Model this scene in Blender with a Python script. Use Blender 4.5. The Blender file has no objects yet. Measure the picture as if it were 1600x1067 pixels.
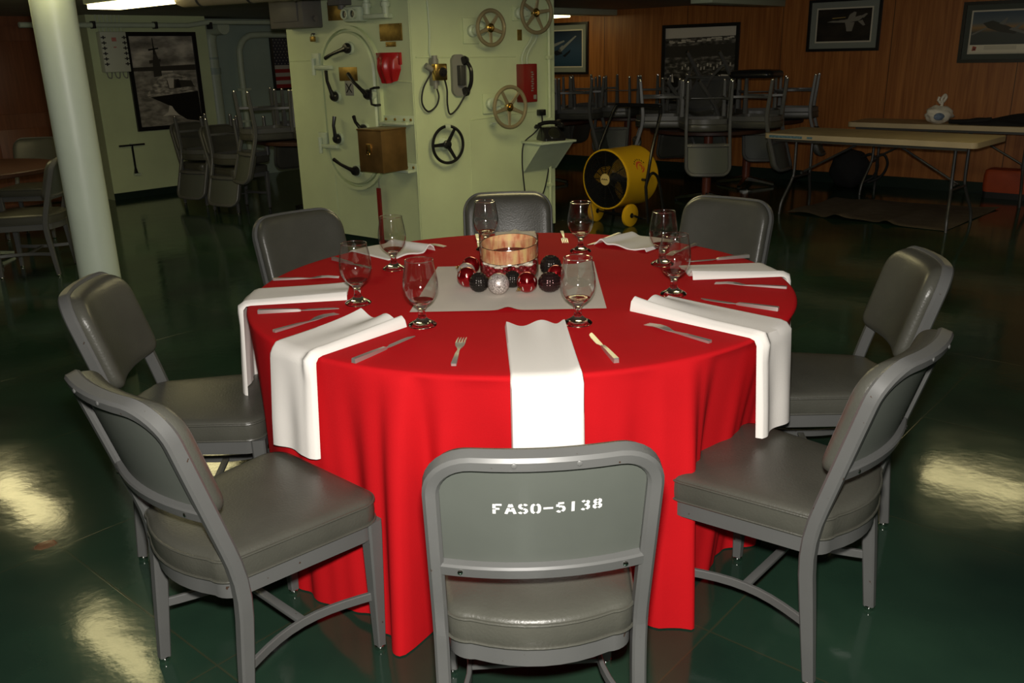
import bpy, bmesh, math, random
from mathutils import Vector, Matrix
random.seed(7)
PI = math.pi
R_ = math.radians
COL = bpy.context.scene.collection
SC = bpy.context.scene

# ------------------------------------------------------------------ helpers
class MB:
    def __init__(s):
        s.bm = bmesh.new(); s.mi = 0; s.M = Matrix()
    def _v(s, p):
        return s.bm.verts.new(s.M @ Vector(p))
    def _f(s, vs):
        try:
            f = s.bm.faces.new(vs); f.material_index = s.mi; return f
        except ValueError:
            return None
    def box(s, c, size, rot=None, bev=0.0):
        n0 = set(s.bm.verts)
        hx, hy, hz = size[0]/2, size[1]/2, size[2]/2
        m = rot.to_4x4() if rot else Matrix()
        vs = [s._v(Vector(c) + m @ Vector((x*hx, y*hy, z*hz))) for x in (-1, 1) for y in (-1, 1) for z in (-1, 1)]
        fs = [s._f([vs[i] for i in q]) for q in ((0,1,3,2),(4,6,7,5),(0,4,5,1),(2,3,7,6),(0,2,6,4),(1,5,7,3))]
        if bev > 0:
            es = list({e for f in fs for e in f.edges})
            r = bmesh.ops.bevel(s.bm, geom=es, offset=bev, segments=2, profile=0.5, affect='EDGES')
            for f in r['faces']: f.material_index = s.mi
        return s
    def quad(s, a, b, c, d):
        s._f([s._v(p) for p in (a, b, c, d)]); return s
    def poly(s, pts):
        s._f([s._v(p) for p in pts]); return s
    def rings(s, rings, closed=True, cap0=True, cap1=True, loop=False):
        vr = [[s._v(p) for p in r] for r in rings]
        n = len(vr[0]); m = len(vr)
        for i in range(m if loop else m-1):
            a, b = vr[i], vr[(i+1) % m]
            for j in range(n if closed else n-1):
                k = (j+1) % n
                s._f([a[j], a[k], b[k], b[j]])
        if not loop and closed:
            if cap0: s._f(vr[0][::-1])
            if cap1: s._f(vr[-1])
        return s
    def sweep(s, pts, sect, ref=(0,0,1), loop=False, scale=None):
        """sect: list of (a,b); a along (tangent x ref), b along ref-ish"""
        pts = [Vector(p) for p in pts]; n = len(pts); rg = []
        for i, p in enumerate(pts):
            if loop: t = pts[(i+1) % n] - pts[i-1]
            else: t = pts[min(i+1, n-1)] - pts[max(i-1, 0)]
            t.normalize()
            rf = Vector(ref[i]) if isinstance(ref, list) else Vector(ref)
            w = t.cross(rf)
            if w.length < 1e-6: w = t.orthogonal()
            w.normalize(); nn = w.cross(t).normalized()
            k = scale[i] if scale else 1.0
            if not isinstance(k, tuple): k = (k, k)
            rg.append([p + w*a*k[0] + nn*b*k[1] for a, b in sect])
        return s.rings(rg, loop=loop)
    def tube(s, pts, r, n=8, loop=False):
        pts = [Vector(p) for p in pts]
        m = len(pts); rr = r if isinstance(r, list) else [r]*m
        t0 = (pts[1]-pts[0]).normalized(); nn = t0.orthogonal().normalized(); rg = []
        for i, p in enumerate(pts):
            if loop: t = pts[(i+1) % m] - pts[i-1]
            else: t = pts[min(i+1, m-1)] - pts[max(i-1, 0)]
            t.normalize()
            nn = (nn - t*nn.dot(t)).normalized(); b = t.cross(nn)
            rg.append([p + (nn*math.cos(2*PI*k/n) + b*math.sin(2*PI*k/n))*rr[i] for k in range(n)])
        return s.rings(rg, loop=loop)
    def cyl(s, p0, p1, r0, r1=None, n=16):
        return s.tube([p0, p1], [r0, r0 if r1 is None else r1], n)
    def lathe(s, prof, n=32, c=(0,0,0), rot=None):
        c = Vector(c); m = rot or Matrix.Identity(3); rg = []
        for r, z in prof:
            r = max(r, 1e-5)
            rg.append([c + m @ Vector((r*math.cos(2*PI*k/n), r*math.sin(2*PI*k/n), z)) for k in range(n)])
        return s.rings(rg)
    def sphere(s, c, r, n=20, m=12, sc=(1,1,1), fn=None):
        rg = []
        for i in range(m+1):
            th = PI*i/m; ring = []
            for k in range(n):
                ph = 2*PI*k/n
                d = Vector((math.sin(th)*math.cos(ph), math.sin(th)*math.sin(ph), math.cos(th)))
                q = r*(fn(d) if fn else 1.0)
                d = d*q if i not in (0, m) else d*q + Vector((1e-5*math.cos(ph), 1e-5*math.sin(ph), 0))
                ring.append(Vector(c) + Vector((d.x*sc[0], d.y*sc[1], d.z*sc[2])))
            rg.append(ring)
        return s.rings(rg)
    def prism(s, outline, z0, z1, plane='xy'):
        def P(a, b, z): return (a, b, z) if plane == 'xy' else (a, z, b)
        return s.rings([[P(a, b, z) for a, b in outline] for z in (z0, z1)])
    def grid(s, fn, nu, nv, wrap=False):
        vs = [[s._v(fn(i/(nu if wrap else nu-1), j/(nv-1))) for j in range(nv)] for i in range(nu)]
        for i in range(nu if wrap else nu-1):
            for j in range(nv-1):
                k = (i+1) % nu
                s._f([vs[i][j], vs[k][j], vs[k][j+1], vs[i][j+1]])
        return s
    def torus(s, c, R, r, rot=None, n=40, m=10, a0=0, a1=2*PI):
        mm = rot or Matrix.Identity(3); full = abs(a1-a0-2*PI) < 1e-6
        k = n if full else n+1
        pts = [Vector(c) + mm @ Vector((R*math.cos(a0+(a1-a0)*i/n), R*math.sin(a0+(a1-a0)*i/n), 0)) for i in range(k)]
        return s.tube(pts, r, m, loop=full)
    def build(s, name, mats, parent=None, sharp=35, loc=None, recalc=True):
        if recalc: bmesh.ops.recalc_face_normals(s.bm, faces=s.bm.faces[:])
        me = bpy.data.meshes.new(name); s.bm.to_mesh(me); s.bm.free()
        for m in (mats if isinstance(mats, (list, tuple)) else [mats]): me.materials.append(m)
        me.polygons.foreach_set('use_smooth', [True]*len(me.polygons))
        me.set_sharp_from_angle(angle=R_(sharp))
        o = bpy.data.objects.new(name, me); COL.objects.link(o)
        if parent: o.parent = parent
        if loc is not None: o.location = loc
        return o

def tag(o, label=None, cat=None, group=None, kind=None):
    if label: o['label'] = label
    if cat: o['category'] = cat
    if group: o['group'] = group
    if kind: o['kind'] = kind
    return o
def thing(name, label, cat, loc=(0,0,0), rz=0.0, group=None):
    o = bpy.data.objects.new(name, None); COL.objects.link(o)
    o.empty_display_size = 0.1
    o.location = loc; o.rotation_euler = (0, 0, rz)
    return tag(o, label, cat, group)
def dup(o, parent=None):
    c = o.copy(); COL.objects.link(c)
    if parent: c.parent = parent
    for ch in list(o.children): dup(ch, c)
    return c
def Rot(axis, deg): return Matrix.Rotation(R_(deg), 3, axis)
def rrect(w, h, r, n=6, cx=0, cy=0):
    out = []
    for (sx, sy, a0) in ((1,1,0),(-1,1,90),(-1,-1,180),(1,-1,270)):
        for i in range(n+1):
            a = R_(a0 + 90*i/n)
            out.append((cx + sx*(w/2-r) + r*math.cos(a), cy + sy*(h/2-r) + r*math.sin(a)))
    return out
def sect(w, d, c=0.004):
    a, b = w/2, d/2
    return [(a-c,-b),(a,-b+c),(a,b-c),(a-c,b),(-a+c,b),(-a,b-c),(-a,-b+c),(-a+c,-b)]
def lerp(a, b, t): return a + (b-a)*t
def interp(tab, x):
    for (x0, y0), (x1, y1) in zip(tab, tab[1:]):
        if x <= x1:
            t = (x-x0)/(x1-x0); t = min(max(t, 0), 1); return lerp(y0, y1, t*t*(3-2*t))
    return tab[-1][1]

# ------------------------------------------------------------------ materials
def mat(name, col, rough=0.5, metal=0.0, var=0.0, vscale=8.0, bump=0.0, bscale=40.0, spec=0.5, coat=0.0, emit=None, estr=0.0, trans=0.0, ior=1.45, sheen=0.0, stretch=None):
    m = bpy.data.materials.new(name); m.use_nodes = True
    nt = m.node_tree; b = nt.nodes['Principled BSDF']
    b.inputs['Base Color'].default_value = (*col, 1); b.inputs['Roughness'].default_value = rough
    b.inputs['Metallic'].default_value = metal; b.inputs['Specular IOR Level'].default_value = spec
    b.inputs['Coat Weight'].default_value = coat; b.inputs['Transmission Weight'].default_value = trans
    b.inputs['IOR'].default_value = ior; b.inputs['Sheen Weight'].default_value = sheen
    if emit:
        b.inputs['Emission Color'].default_value = (*emit, 1); b.inputs['Emission Strength'].default_value = estr
    if var or bump:
        tc = nt.nodes.new('ShaderNodeTexCoord'); mp = nt.nodes.new('ShaderNodeMapping')
        nt.links.new(tc.outputs['Object'], mp.inputs['Vector'])
        if stretch: mp.inputs['Scale'].default_value = stretch
    if var:
        nz = nt.nodes.new('ShaderNodeTexNoise'); nz.inputs['Scale'].default_value = vscale; nz.inputs['Detail'].default_value = 6
        nt.links.new(mp.outputs['Vector'], nz.inputs['Vector'])
        rp = nt.nodes.new('ShaderNodeValToRGB'); e = rp.color_ramp.elements
        e[0].position = 0.3; e[1].position = 0.7
        e[0].color = (*[c*(1-var) for c in col], 1); e[1].color = (*[min(1, c*(1+var)) for c in col], 1)
        nt.links.new(nz.outputs['Fac'], rp.inputs['Fac']); nt.links.new(rp.outputs['Color'], b.inputs['Base Color'])
    if bump:
        n2 = nt.nodes.new('ShaderNodeTexNoise'); n2.inputs['Scale'].default_value = bscale; n2.inputs['Detail'].default_value = 4
        nt.links.new(mp.outputs['Vector'], n2.inputs['Vector'])
        bp = nt.nodes.new('ShaderNodeBump'); bp.inputs['Strength'].default_value = bump; bp.inputs['Distance'].default_value = 0.01
        nt.links.new(n2.outputs['Fac'], bp.inputs['Height']); nt.links.new(bp.outputs['Normal'], b.inputs['Normal'])
    return m

def chip_mat(name, col, rough, chipcol, amount):
    m = mat(name, col, rough, var=0.06, vscale=6)
    nt = m.node_tree; b = nt.nodes['Principled BSDF']
    tc = nt.nodes.new('ShaderNodeTexCoord')
    nz = nt.nodes.new('ShaderNodeTexNoise'); nz.inputs['Scale'].default_value = 45; nz.inputs['Detail'].default_value = 3
    nt.links.new(tc.outputs['Object'], nz.inputs['Vector'])
    rp = nt.nodes.new('ShaderNodeValToRGB'); e = rp.color_ramp.elements
    e[0].position = amount; e[0].color = (0,0,0,1); e[1].position = amount+0.02; e[1].color = (1,1,1,1)
    nt.links.new(nz.outputs['Fac'], rp.inputs['Fac'])
    mx = nt.nodes.new('ShaderNodeMix'); mx.data_type = 'RGBA'
    src = b.inputs['Base Color'].links[0].from_socket
    nt.links.new(rp.outputs['Color'], mx.inputs['Factor']); nt.links.new(src, mx.inputs[6]); mx.inputs[7].default_value = (*chipcol, 1)
    nt.links.new(mx.outputs[2], b.inputs['Base Color'])
    return m

M_frame = chip_mat('grey_chair_paint', (0.102, 0.104, 0.100), 0.38, (0.05, 0.03, 0.02), 0.72)
M_vinyl = mat('grey_green_vinyl', (0.068, 0.068, 0.055), 0.34, var=0.10, vscale=9, bump=0.10, bscale=160)
M_vinyl_back = mat('grey_green_backing', (0.092, 0.102, 0.088), 0.45, var=0.05, vscale=7)
M_chrome = mat('chrome', (0.75, 0.75, 0.72), 0.12, 1.0)
M_white_paint = mat('white_stencil_paint', (0.82, 0.82, 0.80), 0.6)
M_red_cloth = mat('red_tablecloth_fabric', (0.52, 0.007, 0.011), 0.85, var=0.05, vscale=5, bump=0.12, bscale=420, spec=0.12)
M_napkin = mat('white_napkin_fabric', (0.83, 0.80, 0.75), 0.9, bump=0.08, bscale=300, spec=0.2)
M_napkin2 = mat('cream_centre_cloth', (0.68, 0.62, 0.54), 0.9, bump=0.10, bscale=260, spec=0.2, var=0.03)
M_glass = mat('clear_glass', (1, 1, 1), 0.0, trans=1.0, ior=1.47)
def thin_glass(name, tint, rough=0.05, edge=0.42):
    m = bpy.data.materials.new(name); m.use_nodes = True; nt = m.node_tree; N = nt.nodes; L = nt.links
    N.remove(N['Principled BSDF']); out = N['Material Output']
    tr = N.new('ShaderNodeBsdfTransparent'); gl = N.new('ShaderNodeBsdfGlossy'); gl.inputs['Roughness'].default_value = rough
    lw = N.new('ShaderNodeLayerWeight'); lw.inputs['Blend'].default_value = 0.5
    rp = N.new('ShaderNodeValToRGB'); e = rp.color_ramp.elements
    e[0].position = 0.70; e[0].color = (*tint, 1); e[1].position = 1.0; e[1].color = (edge, edge, edge*0.97, 1)
    L.new(lw.outputs['Facing'], rp.inputs['Fac']); L.new(rp.outputs['Color'], tr.inputs['Color'])
    pw = N.new('ShaderNodeMath'); pw.operation = 'POWER'; pw.inputs[1].default_value = 4.5; L.new(lw.outputs['Facing'], pw.inputs[0])
    fr = N.new('ShaderNodeMapRange'); fr.inputs['To Min'].default_value = 0.06; fr.inputs['To Max'].default_value = 1.0; L.new(pw.outputs[0], fr.inputs['Value'])
    mx = N.new('ShaderNodeMixShader'); L.new(fr.outputs['Result'], mx.inputs['Fac']); L.new(tr.outputs[0], mx.inputs[1]); L.new(gl.outputs[0], mx.inputs[2])
    L.new(mx.outputs[0], out.inputs['Surface']); return m
M_bowl = thin_glass('thin_clear_glass', (0.985, 0.985, 0.98))
M_steel = mat('polished_steel_cutlery', (0.62, 0.60, 0.56), 0.33, 0.78)
M_green = mat('pale_green_ship_paint', (0.55, 0.63, 0.40), 0.38, var=0.06, vscale=3, bump=0.10, bscale=14)
M_pillar = mat('pale_green_pillar_paint', (0.50, 0.57, 0.45), 0.42, var=0.04, vscale=4, bump=0.10, bscale=22)
M_green_wall = mat('pale_green_wall_paint', (0.52, 0.60, 0.36), 0.4, var=0.08, vscale=2, bump=0.08, bscale=9)
M_green_dim = mat('blue_green_wall_paint', (0.33, 0.42, 0.36), 0.45, var=0.08, vscale=2)
M_green_fit = mat('pale_green_fitting_paint', (0.50, 0.58, 0.44), 0.4, var=0.05)
M_kick = mat('dark_green_base_paint', (0.010, 0.022, 0.016), 0.3)
M_ceil = mat('overhead_grey_paint', (0.30, 0.29, 0.25), 0.6, var=0.1, vscale=2)
M_black = mat('black_enamel', (0.012, 0.012, 0.013), 0.25)
M_black_matte = mat('black_rubber', (0.014, 0.014, 0.014), 0.6)
M_brass = mat('aged_brass', (0.30, 0.20, 0.055), 0.42, 0.75, var=0.25, vscale=25)
M_brass2 = mat('bright_brass', (0.62, 0.42, 0.14), 0.25, 1.0)
M_brassbox = mat('brown_brass_box', (0.20, 0.115, 0.04), 0.35, 0.55, var=0.25, vscale=9)
M_wheel = mat('tan_handwheel_metal', (0.30, 0.25, 0.15), 0.4, 0.3, var=0.1)
M_red = mat('gloss_red_paint', (0.36, 0.012, 0.014), 0.3)
M_red_dark = mat('dark_red_paint', (0.20, 0.014, 0.012), 0.35)
M_grey_box = mat('dark_grey_box_paint', (0.11, 0.105, 0.10), 0.5, var=0.08)
M_grey_mid = mat('mid_grey_plastic', (0.22, 0.22, 0.20), 0.45)
M_table_brown = mat('brown_tabletop_laminate', (0.045, 0.017, 0.010), 0.5, var=0.15, vscale=4)
M_table_col = mat('red_brown_column', (0.16, 0.045, 0.025), 0.35)
M_fold_top = mat('tan_folding_top', (0.50, 0.40, 0.25), 0.5, var=0.12, vscale=3, bump=0.03)
M_fold_leg = mat('dark_grey_tube', (0.07, 0.07, 0.068), 0.4, 0.4)
M_blue_tape = mat('worn_blue_tape', (0.10, 0.20, 0.26), 0.6, var=0.4, vscale=60)
M_yellow = mat('yellow_fan_plastic', (0.80, 0.46, 0.015), 0.3)
M_yellow_lab = mat('pale_yellow_label', (0.75, 0.58, 0.22), 0.5)
M_orange_red = mat('orange_red_print', (0.75, 0.10, 0.03), 0.5)
M_bag = mat('white_plastic_bag', (0.72, 0.68, 0.60), 0.35, var=0.08, vscale=20, bump=0.2, bscale=30)
M_bag_blue = mat('blue_bag_contents', (0.16, 0.22, 0.34), 0.4, var=0.3, vscale=30)
M_cloth_black = mat('black_jacket_fabric', (0.010, 0.010, 0.011), 0.85, bump=0.3, bscale=30)
M_orange = mat('orange_fabric', (0.38, 0.055, 0.012), 0.6, var=0.1)
M_rug = mat('brown_drop_cloth', (0.11, 0.085, 0.06), 0.95, var=0.2, vscale=10, bump=0.2, bscale=60)
M_frame_black = mat('black_picture_frame', (0.008, 0.008, 0.008), 0.35)
M_mat_board = mat('grey_mat_board', (0.24, 0.26, 0.22), 0.8)
M_mat_dark = mat('dark_mat_board', (0.075, 0.085, 0.07), 0.8)
M_mat_cream = mat('cream_mat_line', (0.62, 0.58, 0.46), 0.8)
M_lamp = mat('fluorescent_diffuser', (0.9, 0.9, 0.8), 0.4, emit=(1.0, 0.86, 0.42), estr=7.5)
M_lamp_body = mat('pale_green_lamp_housing', (0.46, 0.52, 0.38), 0.5)
M_duct = mat('tan_duct_wrap', (0.32, 0.27, 0.18), 0.6, var=0.12, vscale=5)
M_door = mat('brown_door_wood', (0.16, 0.055, 0.022), 0.45, var=0.2, vscale=3, stretch=(12, 12, 0.8))

def wood_panel():
    m = mat('orange_wood_panelling', (0.40, 0.15, 0.035), 0.42)
    nt = m.node_tree; b = nt.nodes['Principled BSDF']
    tc = nt.nodes.new('ShaderNodeTexCoord'); mp = nt.nodes.new('ShaderNodeMapping')
    mp.inputs['Scale'].default_value = (14, 14, 0.55); nt.links.new(tc.outputs['Object'], mp.inputs['Vector'])
    nz = nt.nodes.new('ShaderNodeTexNoise'); nz.inputs['Scale'].default_value = 2.2; nz.inputs['Detail'].default_value = 9; nz.inputs['Distortion'].default_value = 0.8
    nt.links.new(mp.outputs['Vector'], nz.inputs['Vector'])
    rp = nt.nodes.new('ShaderNodeValToRGB'); e = rp.color_ramp.elements
    e[0].position = 0.28; e[0].color = (0.235, 0.072, 0.014, 1); e[1].position = 0.72; e[1].color = (0.46, 0.175, 0.042, 1)
    nt.links.new(nz.outputs['Fac'], rp.inputs['Fac'])
    # vertical panel joints every 1.22 m
    sx = nt.nodes.new('ShaderNodeSeparateXYZ'); nt.links.new(tc.outputs['Object'], sx.inputs['Vector'])
    a = nt.nodes.new('ShaderNodeMath'); a.operation = 'PINGPONG'; a.inputs[1].default_value = 0.61; nt.links.new(sx.outputs['X'], a.inputs[0])
    c = nt.nodes.new('ShaderNodeMath'); c.operation = 'LESS_THAN'; c.inputs[1].default_value = 0.004; nt.links.new(a.outputs[0], c.inputs[0])
    mx = nt.nodes.new('ShaderNodeMix'); mx.data_type = 'RGBA'
    nt.links.new(c.outputs[0], mx.inputs['Factor']); nt.links.new(rp.outputs['Color'], mx.inputs[6]); mx.inputs[7].default_value = (0.07, 0.025, 0.008, 1)
    nt.links.new(mx.outputs[2], b.inputs['Base Color'])
    return m
M_wood = wood_panel()

def floor_mat():
    m = bpy.data.materials.new('dark_green_waxed_tile'); m.use_nodes = True
    nt = m.node_tree; N = nt.nodes; L = nt.links; b = N['Principled BSDF']
    tc = N.new('ShaderNodeTexCoord'); mp = N.new('ShaderNodeMapping'); mp.inputs['Rotation'].default_value = (0, 0, R_(41))
    L.new(tc.outputs['Object'], mp.inputs['Vector'])
    br = N.new('ShaderNodeTexBrick'); br.offset = 0.0; br.squash = 1.0
    br.inputs['Scale'].default_value = 1.0; br.inputs['Brick Width'].default_value = 0.92; br.inputs['Row Height'].default_value = 0.92
    br.inputs['Mortar Size'].default_value = 0.003; br.inputs['Mortar Smooth'].default_value = 0.2
    br.inputs['Color1'].default_value = (0.015, 0.039, 0.028, 1); br.inputs['Color2'].default_value = (0.018, 0.044, 0.031, 1); br.inputs['Mortar'].default_value = (0.035, 0.045, 0.028, 1)
    L.new(mp.outputs['Vector'], br.inputs['Vector'])
    nz = N.new('ShaderNodeTexNoise'); nz.inputs['Scale'].default_value = 1.6; nz.inputs['Detail'].default_value = 7; L.new(tc.outputs['Object'], nz.inputs['Vector'])
    rp = N.new('ShaderNodeValToRGB'); e = rp.color_ramp.elements
    e[0].position = 0.3; e[0].color = (0.6, 0.6, 0.6, 1); e[1].position = 0.7; e[1].color = (1.35, 1.3, 1.1, 1); L.new(nz.outputs['Fac'], rp.inputs['Fac'])
    mu = N.new('ShaderNodeMix'); mu.data_type = 'RGBA'; mu.blend_type = 'MULTIPLY'; mu.inputs['Factor'].default_value = 1
    L.new(br.outputs['Color'], mu.inputs[6]); L.new(rp.outputs['Color'], mu.inputs[7])
    prev = mu.outputs[2]
    # worn-through patches of red undercoat
    n3 = N.new('ShaderNodeTexNoise'); n3.inputs['Scale'].default_value = 14; n3.inputs['Detail'].default_value = 6; L.new(tc.outputs['Object'], n3.inputs['Vector'])
    for (x, y, r) in ((-1.55, 2.52, 0.10), (-1.93, 2.35, 0.14), (1.62, 3.55, 0.22)):
        ds = N.new('ShaderNodeVectorMath'); ds.operation = 'DISTANCE'; ds.inputs[1].default_value = (x, y, 0); L.new(tc.outputs['Object'], ds.inputs[0])
        dv = N.new('ShaderNodeMath'); dv.operation = 'DIVIDE'; dv.inputs[1].default_value = r; L.new(ds.outputs['Value'], dv.inputs[0])
        ad = N.new('ShaderNodeMath'); ad.operation = 'ADD'; L.new(dv.outputs[0], ad.inputs[0]); L.new(n3.outputs['Fac'], ad.inputs[1])
        rr = N.new('ShaderNodeValToRGB'); q = rr.color_ramp.elements; q[0].position = 0.72; q[0].color = (0.8,0.8,0.8,1); q[1].position = 0.86; q[1].color = (0,0,0,1)
        L.new(ad.outputs[0], rr.inputs['Fac'])
        mx = N.new('ShaderNodeMix'); mx.data_type = 'RGBA'; L.new(rr.outputs['Color'], mx.inputs['Factor']); L.new(prev, mx.inputs[6]); mx.inputs[7].default_value = (0.12, 0.018, 0.010, 1)
        prev = mx.outputs[2]
    L.new(prev, b.inputs['Base Color'])
    n2 = N.new('ShaderNodeTexNoise'); n2.inputs['Scale'].default_value = 3.0; n2.inputs['Detail'].default_value = 8; L.new(tc.outputs['Object'], n2.inputs['Vector'])
    r2 = N.new('ShaderNodeMapRange'); r2.inputs['To Min'].default_value = 0.05; r2.inputs['To Max'].default_value = 0.17; L.new(n2.outputs['Fac'], r2.inputs['Value']); L.new(r2.outputs['Result'], b.inputs['Roughness'])
    n4 = N.new('ShaderNodeTexNoise'); n4.inputs['Scale'].default_value = 5.5; n4.inputs['Detail'].default_value = 5; L.new(tc.outputs['Object'], n4.inputs['Vector'])
    n5 = N.new('ShaderNodeTexNoise'); n5.inputs['Scale'].default_value = 45; n5.inputs['Detail'].default_value = 3; L.new(tc.outputs['Object'], n5.inputs['Vector'])
    m5 = N.new('ShaderNodeMath'); m5.operation = 'MULTIPLY'; m5.inputs[1].default_value = 0.10; L.new(n5.outputs['Fac'], m5.inputs[0])
    sm = N.new('ShaderNodeMath'); sm.operation = 'ADD'; L.new(n4.outputs['Fac'], sm.inputs[0]); L.new(m5.outputs[0], sm.inputs[1])
    s2 = N.new('ShaderNodeMath'); s2.operation = 'SUBTRACT'; L.new(sm.outputs[0], s2.inputs[0])
    mf = N.new('ShaderNodeMath'); mf.operation = 'MULTIPLY'; mf.inputs[1].default_value = 0.25; L.new(br.outputs['Fac'], mf.inputs[0]); L.new(mf.outputs[0], s2.inputs[1])
    bp = N.new('ShaderNodeBump'); bp.inputs['Strength'].default_value = 0.20; bp.inputs['Distance'].default_value = 0.006
    L.new(s2.outputs[0], bp.inputs['Height']); L.new(bp.outputs['Normal'], b.inputs['Normal'])
    b.inputs['Specular IOR Level'].default_value = 0.5
    return m
M_floor = floor_mat()

def cloud_mat(name, stops, scale=3.0, axis_grad=None, detail=6):
    """procedural photo-print tone: noise ramp, in the print's own object space"""
    m = mat(name, (0.5, 0.5, 0.5), 0.35)
    nt = m.node_tree; b = nt.nodes['Principled BSDF']
    tc = nt.nodes.new('ShaderNodeTexCoord'); mp = nt.nodes.new('ShaderNodeMapping'); mp.inputs['Scale'].default_value = (1, 1, 2.6)
    nt.links.new(tc.outputs['Object'], mp.inputs['Vector'])
    nz = nt.nodes.new('ShaderNodeTexNoise'); nz.inputs['Scale'].default_value = scale; nz.inputs['Detail'].default_value = detail
    nt.links.new(mp.outputs['Vector'], nz.inputs['Vector'])
    rp = nt.nodes.new('ShaderNodeValToRGB'); e = rp.color_ramp.elements
    while len(e) < len(stops): e.new(0.5)
    for k, (p, c) in enumerate(stops): e[k].position = p; e[k].color = (*c, 1)
    nt.links.new(nz.outputs['Fac'], rp.inputs['Fac']); nt.links.new(rp.outputs['Color'], b.inputs['Base Color'])
    return m
def gradz_mat(name, stops, z0, z1):
    m = mat(name, (0.5, 0.5, 0.5), 0.35)
    nt = m.node_tree; b = nt.nodes['Principled BSDF']
    tc = nt.nodes.new('ShaderNodeTexCoord'); sx = nt.nodes.new('ShaderNodeSeparateXYZ'); nt.links.new(tc.outputs['Object'], sx.inputs['Vector'])
    mr = nt.nodes.new('ShaderNodeMapRange'); mr.inputs['From Min'].default_value = z0; mr.inputs['From Max'].default_value = z1; nt.links.new(sx.outputs['Z'], mr.inputs['Value'])
    rp = nt.nodes.new('ShaderNodeValToRGB'); e = rp.color_ramp.elements
    while len(e) < len(stops): e.new(0.5)
    for k, (p, c) in enumerate(stops): e[k].position = p; e[k].color = (*c, 1)
    nt.links.new(mr.outputs['Result'], rp.inputs['Fac']); nt.links.new(rp.outputs['Color'], b.inputs['Base Color'])
    return m
def flat(name, c): return mat(name, c, 0.35)

# ------------------------------------------------------------------ camera
f_px = 1368.6
Rv = Vector((1.0, -0.008, -0.023)).normalized(); Uv = Vector((0.0243, 0.3127, 0.9497)); fw = Vector((0, 0.9498, -0.3128)).normalized()
Rv = fw.cross(Uv).normalized(); Uv = Rv.cross(fw).normalized()
cd = bpy.data.cameras.new('camera'); cam = bpy.data.objects.new('camera', cd); COL.objects.link(cam)
mw = Matrix((Rv, Uv, -fw)).transposed().to_4x4(); mw.translation = Vector((0, 0, 1.491)); cam.matrix_world = mw
cd.sensor_width = 36; cd.lens = f_px/1600*36; cd.clip_start = 0.05; cd.clip_end = 60
SC.camera = cam

# ------------------------------------------------------------------ room shell
CEIL = 1.985
class Frame:
    def __init__(s, o, ang): s.o = Vector((o[0], o[1], 0)); s.a = ang; s.x = Vector((math.cos(ang), math.sin(ang), 0)); s.y = Vector((-s.x.y, s.x.x, 0))
    def p(s, x, z, out=0.0): return s.o + s.x*x - s.y*out + Vector((0, 0, z))
LF = Frame((-0.693, 6.877), math.atan2(-0.901, 1.131))      # left face of the steel trunk, x = -u
RF = Frame((-0.693, 6.877), math.atan2(0.827, 1.104))       # right face
LW = Frame((-4.48, 10.014), math.atan2(0.593, 0.535))
WW = Frame((4.079, 9.735), math.atan2(-0.741, 0.860))

def struct(o): return tag(o, kind='structure')
b = MB(); b.quad((-9, -3, 0), (9, -3, 0), (9, 17, 0), (-9, 17, 0)); struct(b.build('floor', M_floor))
b = MB(); b.box((0, 7, CEIL+0.05), (18, 20, 0.1)); struct(b.build('ceiling', M_ceil))
def slab(fr, x0, x1, z0, z1, name, m, th=0.1, y0=0.0):
    b = MB(); b.box(((x0+x1)/2, y0+th/2, (z0+z1)/2), (x1-x0, th, z1-z0))
    o = b.build(name, m); o.location = fr.o; o.rotation_euler = (0, 0, fr.a); return struct(o)
slab(WW, -7.2, 4.5, 0, CEIL, 'wall_right', M_wood)
slab(WW, -7.2, 4.5, 0, 0.115, 'baseboard_right', M_kick, 0.02, -0.02)
# left wall: projecting panel between two recesses
slab(LW, 0.0, 1.40, 0, CEIL, 'wall_left', M_green_wall, 0.62)
slab(LW, 0.0, 1.40, 0, 0.075, 'baseboard_left', M_kick, 0.012, -0.012)
slab(LW, 1.30, 5.2, 0, CEIL, 'wall_back', M_green_dim, 0.1, 0.55)
slab(LW, -5.5, 0.1, 0, CEIL, 'wall_side', M_door, 0.1, 0.52)
# door leaf in the brown wall with moulding
b = MB(); b.box((-0.62, 0.50, 0.95), (0.84, 0.03, 1.86)); b.box((-0.62, 0.482, 1.36), (0.60, 0.012, 0.75), bev=0.004); b.box((-0.62, 0.482, 0.50), (0.60, 0.012, 0.66), bev=0.004)
o = b.build('door_1', M_door); o.location = LW.o; o.rotation_euler = (0, 0, LW.a); struct(o); door1 = o
b = MB(); b.box((-0.98, 0.475, 0.82), (0.07, 0.015, 0.22), bev=0.004); b.cyl((-0.98, 0.47, 0.82), (-0.98, 0.41, 0.82), 0.022); b.build('door_handle', M_brass, door1)
b = MB(); b.box((-1.25, 0.5, 0.5), (0.16, 0.04, 1.0)); o = b.build('trim_1', M_green_fit); o.location = LW.o; o.rotation_euler = (0, 0, LW.a); struct(o)

# steel trunk (the green compartment in the middle)
Cc = LF.o.copy(); Lc = Vector((-1.824, 7.778, 0)); Rc = Vector((0.411, 7.704, 0)); Bc = Lc + Rc - Cc
b = MB(); b.rings([[(p.x, p.y, z) for p in (Cc, Rc, Bc, Lc)] for z in (0.05, CEIL)])
struct(b.build('wall_middle', M_green))
ctr = (Rc+Lc)/2
b = MB(); b.rings([[tuple((ctr + (p-ctr)*0.988) + Vector((0, 0, z))) for p in (Cc, Rc, Bc, Lc)] for z in (0.0, 0.05)])
struct(b.build('baseboard_middle', M_kick))
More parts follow.
